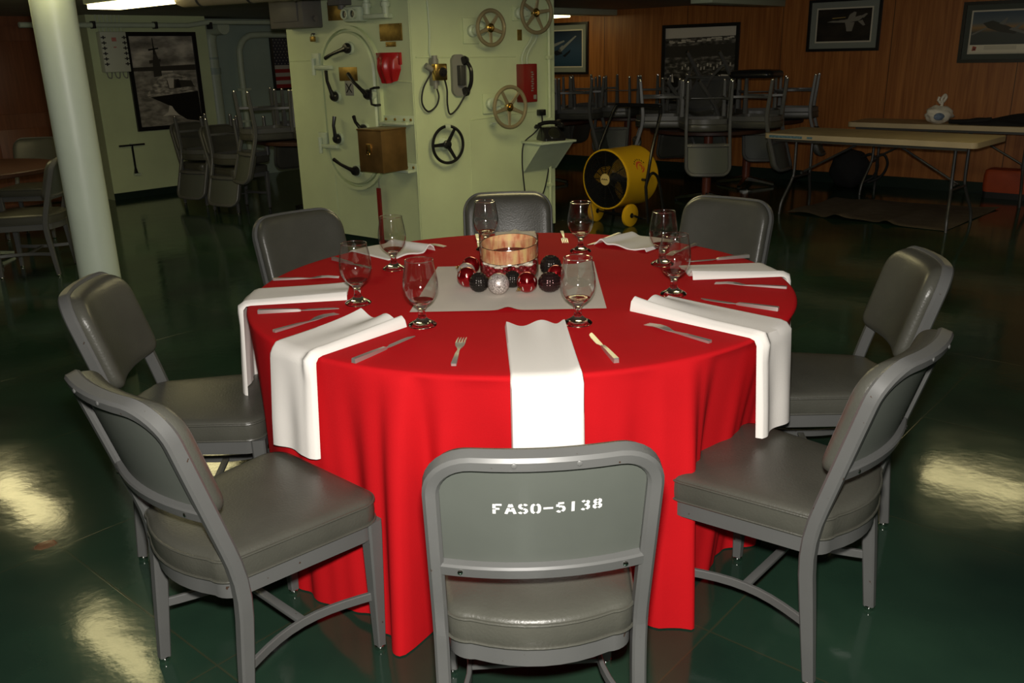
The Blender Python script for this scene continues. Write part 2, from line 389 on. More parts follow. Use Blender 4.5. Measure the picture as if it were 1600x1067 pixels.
# weld seams on the trunk
def on(fr, x, z, out=0.0): return fr.p(x, z, out)
b = MB()
for fr, pts in ((LF, [(-1.44, 1.465), (-1.03, 1.47)]), (LF, [(-0.30, 1.31), (-0.02, 1.30)]), (RF, [(0.03, 1.475), (0.97, 1.46)]), (RF, [(0.50, 0.99), (1.34, 1.03)]), (LF, [(-0.98, 0.10), (-0.98, 0.55)]), (RF, [(0.50, 0.08), (0.50, 0.99)]), (LF, [(-0.012, 0.06), (-0.012, 1.98)])):
    b.tube([on(fr, x, z, 0.0) for x, z in pts], 0.006, 6)
struct(b.build('trim_2', M_green))

# ceiling beams / cable run
for i, (fr, x, out, ln) in enumerate(((WW, -3.55, 0.9, 1.7), (WW, -1.30, 0.9, 1.7), (WW, 1.0, 0.9, 1.7))):
    b = MB(); b.box((0, 0, 0), (0.24, ln, 0.07), bev=0.006)
    o = b.build('trim_%d' % (3+i), M_lamp_body); o.location = fr.p(x, CEIL-0.036, out); o.rotation_euler = (0, 0, fr.a); struct(o)

# ------------------------------------------------------------------ lights
def fixture(x, y, rz, label, z=CEIL, w=0.34, ln=1.2, lamp=M_lamp):
    t = thing('fluorescent_light', label, 'ceiling light', (x, y, z), rz, 'fluorescent ceiling lights')
    b = MB(); b.box((0, 0, -0.025), (ln, w, 0.05), bev=0.005); b.build('housing', M_lamp_body, t)
    b = MB(); b.prism(rrect(ln-0.04, w-0.03, 0.02), -0.085, -0.045)
    b.build('diffuser', lamp, t)
    return t
A45 = LW.a
fixture(-2.87, 7.25, A45+PI/2, 'lit fluorescent light above the framed ship photograph by the pillar', w=0.30, ln=1.0)
fixture(-4.05, 6.48, A45+PI/2, 'fluorescent light mirrored in the floor at the left edge', w=0.24)
fixture(-2.35, 4.45, A45+PI/2, 'fluorescent light mirrored in the floor at the lower left', w=0.20)
fixture(3.72, 6.35, A45+PI/2, 'fluorescent light mirrored in the floor at the right', w=0.26, ln=0.8)
fixture(0.25, 5.55, A45+PI/2, 'added out-of-frame light panel brightening the front of the green trunk', w=0.80)  # added unseen fixture, only there to brighten the otherwise too dark trunk wall
fixture(0.55, 11.9, A45+PI/2, 'small lit lamp high on the wood wall beyond the green trunk', ln=0.7, w=0.16)

fl = bpy.data.lights.new('camera_flash', 'SPOT'); fl.energy = 300; fl.color = (1.0, 0.95, 0.88); fl.shadow_soft_size = 0.03; fl.spot_size = R_(104); fl.spot_blend = 0.3
fo = bpy.data.objects.new('camera_flash', fl); COL.objects.link(fo)
mf = mw.copy(); mf.translation = Vector((0, 0, 1.491)) + Uv*0.10 + fw*0.02; fo.matrix_world = mf
w = bpy.data.worlds.new('world'); SC.world = w; w.use_nodes = True
w.node_tree.nodes['Background'].inputs['Color'].default_value = (0.6, 0.55, 0.38, 1); w.node_tree.nodes['Background'].inputs['Strength'].default_value = 0.06

# ------------------------------------------------------------------ chair
def post_y(z):
    lo = -0.240 + 0.10*z; hi = -0.211 - 0.292*(z-0.42)      # straight foot, straight leaning back, rounded knee between
    k = 0.035; m = min(lo, hi); return m - k*0.25*max(0.0, 1-abs(lo-hi)/k)**2
def bow(x): return -0.036*(1-min(1, (x/0.2))**2) if abs(x) <= 0.2 else 0.0
SEAT_OUT = []
def seat_outline(inset=0.0, n=7):
    wf, wr, yf, yr, rf, rr = 0.224-inset, 0.190-inset, 0.183-inset, -0.245+inset, 0.055, 0.05
    out = []
    for i in range(n+1):
        a = R_(90*i/n); out.append((wf-rf+rf*math.sin(a), yf-rf+rf*math.cos(a)))
    for i in range(n+1):
        a = R_(90*i/n); out.append((wr-rr+rr*math.cos(a), yr+rr-rr*math.sin(a)))
    for i in range(1, 8):                                      # bowed rear edge
        x = (wr-rr)*(1-2*i/8); out.append((x, yr-0.033*(1-(x/(wr-rr))**2)))
    left = [(-x, y) for x, y in out[:2*(n+1)]][::-1]
    return out + left
def scale_out(o, k, cy=-0.03): return [(x*k, cy+(y-cy)*k) for x, y in o]

def make_chair(stencil=False):
    t = thing('dining_chair', '', 'chair')
    # back frame: inverted U of flat tube, with bowed top rail
    top = 0.838; rad = 0.075; half = 0.2
    path, refs = [], []
    zs = [0.40 + (top-rad-0.40)*i/8 for i in range(9)]
    L = [(-half, post_y(z), z) for z in zs]
    cor = []
    for i in range(1, 8):
        a = R_(90*i/8); cor.append((-half+rad-rad*math.cos(a), 0, top-rad+rad*math.sin(a)))
    rail = [(x, 0, top) for x in (-0.125, -0.09, -0.06, -0.03, 0)]
    leftside = L + [(x, post_y(z)+bow(x), z) for x, _, z in cor] + [(x, post_y(z)+bow(x), z) for x, _, z in rail]
    full = leftside + [(-x, y, z) for x, y, z in leftside[:-1][::-1]]
    ref = Vector((0, -0.97, -0.25)).normalized()
    b = MB(); b.sweep(full, sect(0.030, 0.036, 0.006), ref=tuple(ref)); bf = b.build('back_frame', M_frame, t)
    # lower rail, bowed
    b = MB(); pts = [(x, post_y(0.578)-0.004+bow(x)*0.95, 0.578) for x in [-0.19+0.38*i/12 for i in range(13)]]
    b.sweep(pts, sect(0.022, 0.030, 0.004), ref=(0, -0.3, 1)); b.build('back_rail', M_frame, t)
    for x, z in ((-0.155, 0.578), (0.155, 0.578), (-0.055, top), (0.055, top)):
        y = post_y(z)+bow(x)-(0.017 if z < 0.7 else 0.019)
        b = MB(); b.lathe([(0.005, 0), (0.005, 0.002), (0.003, 0.003), (0, 0.0032)], 10, (x, y, z), Rot('X', 90)); b.build('screw', M_chrome if z < 0.7 else M_frame, bf)
    # inset rear panel
    z0, z1 = 0.585, top-0.01
    b = MB()
    def pan(u, v):
        x = lerp(-0.19, 0.19, u); z = lerp(z0, z1, v)
        return (x, post_y(z)+bow(x)+0.004, z)
    b.grid(pan, 15, 8); pn = b.build('back_panel', M_vinyl_back, t, recalc=False)
    # padded front of back
    b = MB(); hw = 0.207; zb, zt, rt, rb = 0.560, 0.848, 0.082, 0.05; T = 0.040
    def halfw(z):
        if z > zt-rt: return hw-rt+math.sqrt(max(0, rt*rt-(z-zt+rt)**2))
        if z < zb+rb: return hw-rb+math.sqrt(max(0, rb*rb-(zb+rb-z)**2))
        return hw
    NV, NU = 29, 25
    zsv = [zb + (zt-zb)*(0.5-0.5*math.cos(PI*i/(NV-1))) for i in range(NV)]
    rg = []
    for z in zsv:
        w_ = max(halfw(z), 0.02); row = []
        v = (z-zb)/(zt-zb)*2-1; ev = max(0.0, 1-abs(v)**12)**0.5
        us = [-math.cos(PI*i/(NU-1)) for i in range(NU)]
        for u in us:
            x = u*w_; e = max(0.0, 1-abs(u)**14)**0.5*ev
            row.append((x, post_y(z)+bow(x)+0.014+0.004+T*e + 0.006*(1-u*u)*(1-v*v), z))
        for u in us[::-1][1:-1]:
            x = u*w_; row.append((x, post_y(z)+bow(x)+0.014, z))
        rg.append(row)
    b.rings(rg); b.build('back_cushion', M_vinyl, t, sharp=60)
    # seat cushion
    o0 = seat_outline()
    b = MB()
    lay = [(0.93, 0.386), (0.988, 0.387), (1.0, 0.394), (1.004, 0.415), (1.0, 0.440), (0.992, 0.447), (0.965, 0.453), (0.90, 0.458), (0.75, 0.463), (0.5, 0.467), (0.25, 0.4685), (0.05, 0.469)]
    b.rings([[(x, y, z) for x, y in scale_out(o0, k)] for k, z in lay]); st = b.build('seat', M_vinyl, t, sharp=70)
    b = MB()
    for z in (0.4425, 0.391): b.tube([(x, y, z) for x, y in scale_out(o0, 1.003)], 0.0035, 6, loop=True)
    b.build('piping', M_vinyl, st)
    # apron under the seat
    b = MB(); o1 = seat_outline(0.006); o2 = seat_outline(0.03)
    rr = [[(x, y, z) for x, y in o] for o, z in ((o2, 0.386), (o1, 0.386), (o1, 0.344), (o2, 0.344))]
    b.rings(rr + [[(x, y, 0.375) for x, y in o2]], cap0=True, cap1=True); b.build('seat_frame', M_frame, t)
    # legs
    for sx in (-1, 1):
        b = MB()
        b.sweep([(sx*0.200, 0.160, 0.386), (sx*0.200, 0.160, 0.36), (sx*0.198, 0.160, 0.20), (sx*0.196, 0.160, 0.012)], sect(0.042, 0.042, 0.005), ref=(0, 1, 0), scale=[1.0, 1.0, 0.82, 0.58])
        lg = b.build('leg', M_frame, t)
        b = MB(); b.lathe([(0.0, 0), (0.013, 0), (0.0145, 0.004), (0.0145, 0.012), (0.010, 0.016), (0, 0.016)], 14, (sx*0.196, 0.160, 0)); b.build('glide', M_chrome, lg)
        b = MB(); zz = [0.012, 0.06, 0.12, 0.18, 0.24, 0.30, 0.35, 0.40, 0.43]
        b.sweep([(sx*0.2, post_y(z), z) for z in zz], sect(0.030, 0.036, 0.005), ref=(0, -1, 0.02), scale=[0.80, 0.84, 0.89, 0.94, 0.98, 1, 1, 0.985, 0.95])
        lg = b.build('leg', M_frame, t)
        b = MB(); b.lathe([(0.0, 0), (0.013, 0), (0.0145, 0.004), (0.0145, 0.012), (0.010, 0.016), (0, 0.016)], 14, (sx*0.2, post_y(0.01), 0)); b.build('glide', M_chrome, lg)
        # bowed side stretcher
        b = MB(); p0 = Vector((sx*0.197, 0.158, 0.165)); p1 = Vector((sx*0.2, post_y(0.165), 0.165))
        b.sweep([p0.lerp(p1, i/10) + Vector((-sx*0.05*math.sin(PI*i/10), 0, 0)) for i in range(11)], sect(0.011, 0.024, 0.002), ref=(0, 0, 1)); b.build('side_stretcher', M_frame, t)
    b = MB(); b.box((0, -0.03, 0.165), (0.30, 0.022, 0.011), bev=0.002); b.build('cross_stretcher', M_frame, t)
    return t, pn

GL = {  # stencil strokes on a 4 x 6 grid, split where a stencil has bridges
 'F': [((0.6,0),(0.6,2.7)), ((0.6,3.3),(0.6,6)), ((1.2,5.6),(3.4,5.6)), ((1.2,3.1),(2.6,3.1))],
 'A': [((0.3,0),(1.3,3.6)), ((1.45,4.2),(1.9,6)), ((2.1,6),(2.6,4.2)), ((2.75,3.6),(3.7,0)), ((1.4,2),(2.7,2))],
 'S': [((3.3,5.0),(2.8,5.6),(2.2,5.7)), ((1.6,5.7),(0.9,5.4),(0.7,4.5),(1.1,3.6),(1.9,3.2)), ((2.2,3.0),(3.1,2.5),(3.3,1.5),(2.9,0.7),(2.2,0.3)), ((1.6,0.3),(1.0,0.5),(0.6,1.1))],
 'O': [((1.6,5.7),(0.9,5.2),(0.6,4.0),(0.6,2.0),(0.9,0.8),(1.6,0.3)), ((2.4,5.7),(3.1,5.2),(3.4,4.0),(3.4,2.0),(3.1,0.8),(2.4,0.3))],
 '-': [((0.2,3.0),(3.8,3.0))],
 '5': [((1.0,5.6),(3.2,5.6)), ((0.9,5.0),(0.8,3.5)), ((1.2,3.4),(2.0,3.7),(2.9,3.3),(3.3,2.3),(3.2,1.3),(2.6,0.5)), ((2.0,0.3),(1.3,0.4),(0.7,1.0))],
 '1': [((2.0,0),(2.0,6))],
 '3': [((0.8,5.1),(1.3,5.6),(1.8,5.7)), ((2.4,5.6),(3.1,5.0),(3.0,4.0),(2.3,3.2),(1.7,3.1)), ((2.5,3.0),(3.2,2.3),(3.2,1.2),(2.5,0.4)), ((1.8,0.3),(1.2,0.4),(0.7,1.0))],
 '8': [((1.7,5.7),(1.0,5.2),(0.9,4.2),(1.6,3.3)), ((2.3,5.7),(3.0,5.2),(3.1,4.2),(2.4,3.3)), ((1.6,2.9),(0.7,2.0),(0.8,1.0),(1.6,0.3)), ((2.4,2.9),(3.3,2.0),(3.2,1.0),(2.4,0.3))]}
def stroke_polys(pts, hw):
    out = []; pts = [Vector((p[0], p[1])) for p in pts]
    L_, R__ = [], []
    for i, p in enumerate(pts):
        t = (pts[min(i+1, len(pts)-1)] - pts[max(i-1, 0)]).normalized(); n = Vector((-t.y, t.x))*hw
        L_.append(p+n); R__.append(p-n)
    for i in range(len(pts)-1): out.append((L_[i], L_[i+1], R__[i+1], R__[i]))
    return out
def stencil_text(txt, x0, z0, cell_w, h, surf, mb, hw=0.42, mirror=1):
    k = h/6.0; cx = x0
    for ch in txt:
        for st in GL[ch]:
            for q in stroke_polys(st, hw):
                mb.poly([surf(cx + mirror*p.x*k*cell_w/(4*k)*0.86, z0 + p.y*k) for p in q])
        cx += mirror*cell_w
    return mb

chair0, panel0 = make_chair()
CHAIRS = []
def chair(x, y, face, label, group, z=0.0, inverted=False, tilt=(0, 0), first=False):
    o = chair0 if first else dup(chair0)
    o.location = (x, y, z)
    if inverted:   # turned over about its own forward axis
        m = Matrix.Rotation(face-PI/2, 4, 'Z') @ Matrix.Rotation(PI, 4, 'Y') @ Matrix.Rotation(R_(tilt[0]), 4, 'X')
        o.rotation_euler = m.to_euler()
    else:
        o.rotation_euler = (R_(tilt[0]), R_(tilt[1]), face-PI/2)
    o['label'] = label; o['category'] = 'chair'; o['group'] = group
    return o
G1 = 'grey metal chairs around the red table'
cC = chair(0.033, 1.708, R_(93.0), 'grey metal chair nearest the camera, white stencilled FASO-5138 on its back', G1, first=True)
# the stencilled lettering belongs to this chair only
b = MB()
def psurf(x, z): return (x, post_y(z)+bow(x)+0.0028, z)
stencil_text('FASO-5138', -0.092, 0.716, 0.0222, 0.0225, psurf, b, hw=0.58)
CHC = b
CHAIRLIST = [
 (-0.6215, 1.9705, 47.6, 'grey metal chair at the lower left, turned three-quarters to the red table'),
 (-0.965, 2.650, 6.0, 'grey chair at left of the red table, in front of the green pillar'),
 (0.663, 2.085, 138.2, 'grey metal chair at the lower right, its back edge toward the camera'),
 (0.984, 2.747, 173.1, 'grey chair at right of the red table, behind the lower right chair'),
 (0.777, 3.650, 230.8, 'grey chair beyond the red table at right, below the brown cloth on the floor'),
 (0.001, 3.898, 271.2, 'grey chair at the far side of the red table, before the green trunk'),
 (-0.708, 3.568, 312.9, 'grey chair beyond the red table at left, right of the pillar')]
for x, y, a, lb in CHAIRLIST: chair(x, y, R_(a), lb, G1)

# ------------------------------------------------------------------ the red table
TX, TY, TZ, TR = 0.033, 2.830, 0.760, 0.880
HEM = [(-180,-.09),(-170,-.06),(-158,-.03),(-150,.0),(-141,.025),(-133,.02),(-127,-.01),(-120,.0),(-115,.025),(-110.5,.095),(-107,-.06),(-103,-.015),(-97,-.085),(-90,-.03),(-84,-.09),(-78,-.02),(-72,-.045),(-67,.02),(-62,.050),(-59,-.02),(-55,-.11),(-43,-.115),(-36,-.13),(-30,-.05),(-26,-.13),(-18,-.09),(-8,-.14),(2,-.13),(12,-.09),(24,.02),(36,-.05),(50,.02),(64,-.05),(78,.01),(92,-.05),(106,.02),(120,-.05),(134,.02),(150,-.04),(166,-.05),(180,-.09)]
RIDGE = [(-128,1.6,.010),(-121.5,2.0,-.024),(-117.5,1.8,.014),(-112.5,1.5,.018),(-104.5,1.8,.026),(-100,2.0,-.020),(-92,2.4,.014),(-74,2.2,.016),(-69,1.5,-.014),(-62.5,0.9,.012),(-47,2,.014),(-40,2,-.012),(-136,1.6,-.014)]
def cloth_r(ph, z):
    t = (TZ-z)/TZ
    d = interp(HEM, ph)
    r = TR + d*(t**0.72)
    for c, w_, a in RIDGE: r += a*math.exp(-((ph-c)/w_)**2)*min(1, t*3)*(0.5+0.5*t)
    return r
b = MB(); NP = 540
rg = []
for r in (0.02, 0.2, 0.4, 0.6, 0.75, 0.84, TR-0.012): rg.append([(TX+r*math.cos(2*PI*i/NP-PI), TY+r*math.sin(2*PI*i/NP-PI), TZ) for i in range(NP)])
for a in (25, 50, 75): rg.append([(TX+(TR-0.012+0.012*math.sin(R_(a)))*math.cos(2*PI*i/NP-PI), TY+(TR-0.012+0.012*math.sin(R_(a)))*math.sin(2*PI*i/NP-PI), TZ-0.012+0.012*math.cos(R_(a))) for i in range(NP)])
for z in (0.745, 0.72, 0.69, 0.65, 0.60, 0.54, 0.48, 0.42, 0.36, 0.30, 0.24, 0.18, 0.12, 0.07, 0.03, 0.004):
    rg.append([(TX+cloth_r(360*i/NP-180, z)*math.cos(2*PI*i/NP-PI), TY+cloth_r(360*i/NP-180, z)*math.sin(2*PI*i/NP-PI), z) for i in range(NP)])
b.rings(rg, cap0=True, cap1=False)
o = b.build('tablecloth', M_red_cloth, sharp=80); tag(o, 'red tablecloth reaching the floor over the round dining table', 'tablecloth')

def tp(r, a, z=TZ): return Vector((TX+r*math.cos(R_(a)), TY+r*math.sin(R_(a)), z))
# napkins -------------------------------------------------------------
def napkin(x, y, deg, width, drop, label, roll=(0.85, 0.02), wave=0.010, skew=0.0):
    d = Vector((math.cos(R_(deg)), math.sin(R_(deg)), 0)); n = Vector((-d.y, d.x, 0)); c0 = Vector((x, y, 0))
    cen = Vector((TX, TY, 0)); RC = TR+0.004
    b = MB(); NT, NS = 41, 46
    def base(t, s):
        p = c0 + n*(t*width) + d*(skew*t)
        q = p-cen; bq = q.dot(d); dist = -bq + math.sqrt(max(0, bq*bq - q.dot(q) + RC*RC))
        if s < dist-0.012: return p + d*s + Vector((0,0,TZ)), Vector((0,0,1))
        s2 = s-(dist-0.012); arc = 0.018*PI/2
        e = p + d*(dist-0.012); rad = (e-cen).normalized()
        if s2 < arc:
            a = s2/0.018; return e + rad*(0.018*math.sin(a)) + Vector((0,0,TZ-0.018+0.018*math.cos(a))), rad*math.sin(a)+Vector((0,0,math.cos(a)))
        return e + rad*(0.018+0.06*(s2-arc)) + Vector((0,0,TZ-0.018-(s2-arc))), rad
    q = c0-cen; bq = q.dot(d); LN = -bq + math.sqrt(bq*bq-q.dot(q)+RC*RC) + drop
    def h(t, s):   # t in -.5...5
        u = t+0.5; k = 1.0 if s < LN-drop else max(0.35, 1-(s-LN+drop)/0.10)
        fade = max(0.55, 1-s/0.6)
        v = 0.006 + roll[1]*math.exp(-((u-roll[0])/0.085)**2)*fade*k
        v += wave*(0.5+0.5*math.cos(2*PI*(u*1.6+0.05)))*math.exp(-s/0.10)
        if s > LN-drop: v += 0.006*math.sin(u*9+1)*min(1, (s-LN+drop)/0.2)+0.006
        return v*min(1.0, (0.5-abs(t))*30+0.25)
    top = [[None]*NT for _ in range(NS)]; bot = [[None]*NT for _ in range(NS)]
    for i in range(NS):
        s = LN*i/(NS-1)
        for j in range(NT):
            t = -0.5 + j/(NT-1); p, nn = base(t, s); hh = h(t, s)
            top[i][j] = p+nn*hh; bot[i][j] = p+nn*max(0.0015, hh-0.006)
    b.rings([[*top[i], *bot[i][::-1]] for i in range(NS)])
    o = b.build('napkin', M_napkin, sharp=60); tag(o, label, 'napkin', 'white folded napkins'); return o
napkin(0.067, 2.339, -88, 0.172, 0.33, 'white napkin at the nearest place, hanging toward the stencilled chair', roll=(0.96, 0.014), wave=0.016)
napkin(-0.372, 2.432, -129.5, 0.195, 0.275, 'white napkin hanging over the edge above the lower left chair seat', roll=(0.90, 0.026), wave=0.022)
napkin(-0.531, 2.775, 187.5, 0.205, 0.29, 'white napkin hanging at the left end of the red table', roll=(0.88, 0.018), wave=0.006)
napkin(-0.375, 3.300, 133, 0.225, 0.20, 'white napkin before the far left chair, behind the second row goblet', roll=(0.12, 0.022), wave=0.008)
napkin(0.028, 3.560, 91, 0.175, 0.20, 'white napkin at the far place, half hidden by the glass vase', roll=(0.5, 0.012), wave=0.006)
napkin(0.425, 3.335, 50, 0.240, 0.20, 'white napkin at the far right place, left of the far right goblet', roll=(0.86, 0.024), wave=0.012)
napkin(0.600, 2.918, 3, 0.195, 0.20, 'white napkin pointing at the right-hand chair, its roll nearest the camera', roll=(0.12, 0.020), wave=0.006)
napkin(0.420, 2.545, -45, 0.200, 0.275, 'white napkin hanging over the edge above the lower right chair seat', roll=(0.13, 0.026), wave=0.020)

# cutlery -------------------------------------------------------------
def make_fork():
    b = MB(); L = 0.205      # along +x, tines at +x end, origin mid
    def zc(x): return 0.0035 + 0.010*max(0, (x-0.02)/0.08)*max(0, 1-(x-0.03)/0.075)
    def sec(x, w, th): return [(x, -w, zc(x)), (x, w, zc(x)), (x, w, zc(x)+th), (x, -w, zc(x)+th)]
    b.rings([sec(x, w, th) for x, w, th in ((-0.1025, .0062, .006), (-0.100, .0068, .007), (-0.02, .0048, .006), (0.0, .0034, .0045), (0.018, .0032, .003), (0.03, .0075, .0022), (0.042, .0118, .002), (0.055, .0125, .002))])
    for k in range(4):
        y = -0.0105 + k*0.007
        b.rings([[(x, y-w, zc(x)), (x, y+w, zc(x)), (x, y+w, zc(x)+.002), (x, y-w, zc(x)+.002)] for x, w in ((0.053, .0024), (0.075, .0020), (0.095, .0014), (0.1025, .0006))])
    t = thing('fork', '', 'fork'); b.build('fork_body', M_steel, t); return t
def one_mesh(mb, name, m): return mb.build(name, m)
def make_fork_mesh():
    b = MB()
    def zc(x): return 0.002 + 0.010*max(0, (x-0.02)/0.08)*max(0, 1-(x-0.03)/0.075)*1.6
    def sec(x, w, th): return [(x, -w, zc(x)), (x, w, zc(x)), (x, w, zc(x)+th), (x, -w, zc(x)+th)]
    b.rings([sec(x, w, th) for x, w, th in ((-0.1125, .0062, .006), (-0.110, .0070, .0075), (-0.03, .0050, .006), (-0.008, .0034, .0045), (0.012, .0032, .003), (0.026, .0080, .0022), (0.038, .0122, .002), (0.053, .0130, .002))])
    for k in range(4):
        y = -0.0108 + k*0.0072
        b.rings([[(x, y-w, zc(x)), (x, y+w, zc(x)), (x, y+w, zc(x)+.002), (x, y-w, zc(x)+.002)] for x, w in ((0.051, .0025), (0.075, .0021), (0.098, .0015), (0.1125, .0006))])
    return b
def make_knife_parts():
    t = thing('table_knife', '', 'knife')
    b = MB(); b.rings([[(x, -w, .0), (x, w, .0), (x, w*0.9, th), (x, -w*0.9, th)] for x, w, th in ((-0.12, .0065, .010), (-0.117, .0075, .012), (-0.04, .0062, .010), (0.0, .0050, .008), (0.008, .0030, .005))]); b.build('handle', M_steel, t)
    b = MB(); b.rings([[(x, y0, .002), (x, y1, .002), (x, y1, .0035), (x, y0, .0035)] for x, y0, y1 in ((0.006, -.0030, .0030), (0.018, -.0045, .0050), (0.03, -.0050, .0100), (0.08, -.0050, .0105), (0.105, -.0050, .0085), (0.118, -.0046, .0020), (0.123, -.0042, -.003))]); b.build('blade', M_steel, t)
    return t
fork0 = make_fork_mesh().build('fork', M_steel); knife0 = make_knife_parts()
FK = [(-0.139,2.142,87,'steel fork left of the napkin at the nearest place'),(-0.594,2.431,50,'steel fork left of the lower left napkin, tines toward a goblet'),(-0.709,2.963,5,'steel fork behind the left end napkin'),(-0.356,3.491,-28,'steel fork beyond the far left napkin, before the green trunk'),(0.223,3.565,-90,'steel fork at the far place, left of the far goblet'),(0.659,3.274,-128,'steel fork seen through the far right goblet'),(0.770,2.723,158,'steel fork in front of the right-hand napkin'),(0.446,2.247,128,'steel fork left of the lower right napkin')]
KN = [(0.235,2.147,100,'table knife right of the napkin at the nearest place'),(-0.334,2.176,57,'table knife right of the lower left napkin'),(-0.647,2.562,6,'table knife in front of the left end napkin'),(-0.586,3.177,-44,'table knife behind the left goblet'),(-0.129,3.525,-86,'table knife at the far place, left of the glass vase'),(0.385,3.501,-128,'table knife beside the far goblet and the far right napkin'),(0.757,3.108,-167,'table knife behind the right-hand napkin'),(0.680,2.513,144,'table knife beyond the lower right napkin')]
for i, (x, y, a, lb) in enumerate(FK):
    o = fork0 if i == 0 else dup(fork0); o.location = (x, y, TZ+0.0005); o.rotation_euler = (0, 0, R_(a)); tag(o, lb, 'fork', 'steel forks on the red table')
for i, (x, y, a, lb) in enumerate(KN):
    o = knife0 if i == 0 else dup(knife0); o.location = (x, y, TZ+0.0005); o.rotation_euler = (0, 0, R_(a)); tag(o, lb, 'knife', 'table knives on the red table')

# goblets -------------------------------------------------------------
def make_goblet():
    t = thing('goblet', '', 'goblet')
    b = MB()
    outer = [(0.0001,0.0),(0.036,0.0),(0.0405,0.002),(0.0410,0.005),(0.036,0.010),(0.022,0.017),(0.0135,0.024),(0.0105,0.032),(0.0098,0.042),(0.0105,0.050),(0.0135,0.055),(0.0165,0.060)]
    b.lathe(outer + [(0.0262,0.0675),(0.0345,0.0762),(0.0325,0.0768),(0.018,0.0728),(0.0001,0.0712)], 40); b.build('stem', M_glass, t)
    b = MB(); b.torus((0, 0, 0.1912), 0.0392, 0.0012, None, 48, 8); b.build('rim', M_glass, t)
    b = MB()
    bowl = [(0.0352,0.0772),(0.0375,0.080),(0.0450,0.094),(0.0490,0.110),(0.0497,0.124),(0.0480,0.142),(0.0445,0.162),(0.0412,0.180),(0.0398,0.190),(0.0392,0.1912),(0.0385,0.190),(0.0399,0.180),(0.0431,0.162),(0.0465,0.142),(0.0480,0.124),(0.0472,0.110),(0.0430,0.095),(0.0362,0.0805),(0.0352,0.0772)]
    b.lathe(bowl, 48); b.build('bowl', M_bowl, t, sharp=50)
    return t
gob0 = make_goblet()
GB = [(-0.253,2.381,'goblet on the red cloth at front left, by the cream centre cloth'),(0.187,2.363,'goblet at front right, over the corner of the cream centre cloth'),(-0.475,2.629,'goblet right of the left end napkin'),(-0.418,3.082,'goblet in front of the far left napkin'),(-0.091,3.37,'goblet behind the glass vase'),(0.271,3.294,'far goblet standing alone in front of the yellow fan'),(0.543,3.051,'goblet right of the far right napkin, half behind another'),(0.508,2.644,'goblet touching the inner end of the lower right napkin')]
for i, (x, y, lb) in enumerate(GB):
    o = gob0 if i == 0 else dup(gob0); o.location = (x, y, TZ+0.0005); o.rotation_euler = (0, 0, i*0.7); tag(o, lb, 'goblet', 'water goblets')

# centre cloth and centrepiece ----------------------------------------
b = MB()
q00, q10, q11, q01 = Vector((-0.304, 2.515, 0)), Vector((0.284, 2.505, 0)), Vector((0.302, 3.087, 0)), Vector((-0.262, 3.096, 0))
def cc(u, v):
    p = q00.lerp(q10, u).lerp(q01.lerp(q11, u), v)
    z = TZ+0.003 + 0.007*math.exp(-((u-0.5)/0.035)**2)*(1-v)**1.5 + 0.012*math.exp(-((u-0.97)/0.05)**2)*max(0, v-0.55)*2
    p.y += 0.012*math.exp(-((u-0.5)/0.05)**2)*(1-v)
    return (p.x, p.y, z)
b.grid(cc, 61, 41)
tag(b.build('centre_cloth', M_napkin2), 'cream square cloth under the centrepiece on the red table', 'cloth')
tz = TZ+0.005
V = thing('glass_vase', 'round glass vase with a striped ribbon, cranberries and white petals', 'vase', (-0.003, 2.930, tz))
b = MB(); b.lathe([(0.0001,0),(0.098,0),(0.1005,0.003),(0.1005,0.140),(0.0995,0.1412),(0.0980,0.140),(0.0980,0.008),(0.0001,0.006)], 56); b.build('glass_wall', M_bowl, V, sharp=50)
# ribbon: a band standing just inside the glass
def ribbon_mat():
    m = mat('peach_gold_striped_ribbon', (0.6, 0.3, 0.15), 0.45)
    nt = m.node_tree; bs = nt.nodes['Principled BSDF']
    tc = nt.nodes.new('ShaderNodeTexCoord'); sx = nt.nodes.new('ShaderNodeSeparateXYZ'); nt.links.new(tc.outputs['Object'], sx.inputs['Vector'])
    at = nt.nodes.new('ShaderNodeMath'); at.operation = 'ARCTAN2'; nt.links.new(sx.outputs['Y'], at.inputs[0]); nt.links.new(sx.outputs['X'], at.inputs[1])
    ml = nt.nodes.new('ShaderNodeMath'); ml.operation = 'MULTIPLY'; ml.inputs[1].default_value = 3.4; nt.links.new(at.outputs[0], ml.inputs[0])
    cb = nt.nodes.new('ShaderNodeCombineXYZ'); nt.links.new(ml.outputs[0], cb.inputs['X'])
    zz = nt.nodes.new('ShaderNodeMath'); zz.operation = 'MULTIPLY'; zz.inputs[1].default_value = 9; nt.links.new(sx.outputs['Z'], zz.inputs[0]); nt.links.new(zz.outputs[0], cb.inputs['Z'])
    nz = nt.nodes.new('ShaderNodeTexNoise'); nz.inputs['Scale'].default_value = 1.6; nz.inputs['Detail'].default_value = 4; nt.links.new(cb.outputs[0], nz.inputs['Vector'])
    rp = nt.nodes.new('ShaderNodeValToRGB'); e = rp.color_ramp.elements
    e[0].position = 0.36; e[0].color = (0.52, 0.16, 0.07, 1); e[1].position = 0.64; e[1].color = (0.75, 0.52, 0.22, 1)
    k = e.new(0.5); k.color = (0.70, 0.36, 0.18, 1)
    nt.links.new(nz.outputs['Fac'], rp.inputs['Fac']); nt.links.new(rp.outputs['Color'], bs.inputs['Base Color'])
    return m
b = MB(); n = 72; zl = lambda a: 0.068+0.010*math.cos(a-R_(70)); zh = lambda a: 0.116+0.010*math.cos(a-R_(70))
b.rings([[(r*math.cos(2*PI*i/n), r*math.sin(2*PI*i/n), (zl if k < 2 else zh)(2*PI*i/n)) for i in range(n)] for k, r in enumerate((0.0955, 0.0965, 0.0965, 0.0955))], loop=True)
rb = b.build('ribbon', ribbon_mat(), V)
b = MB()
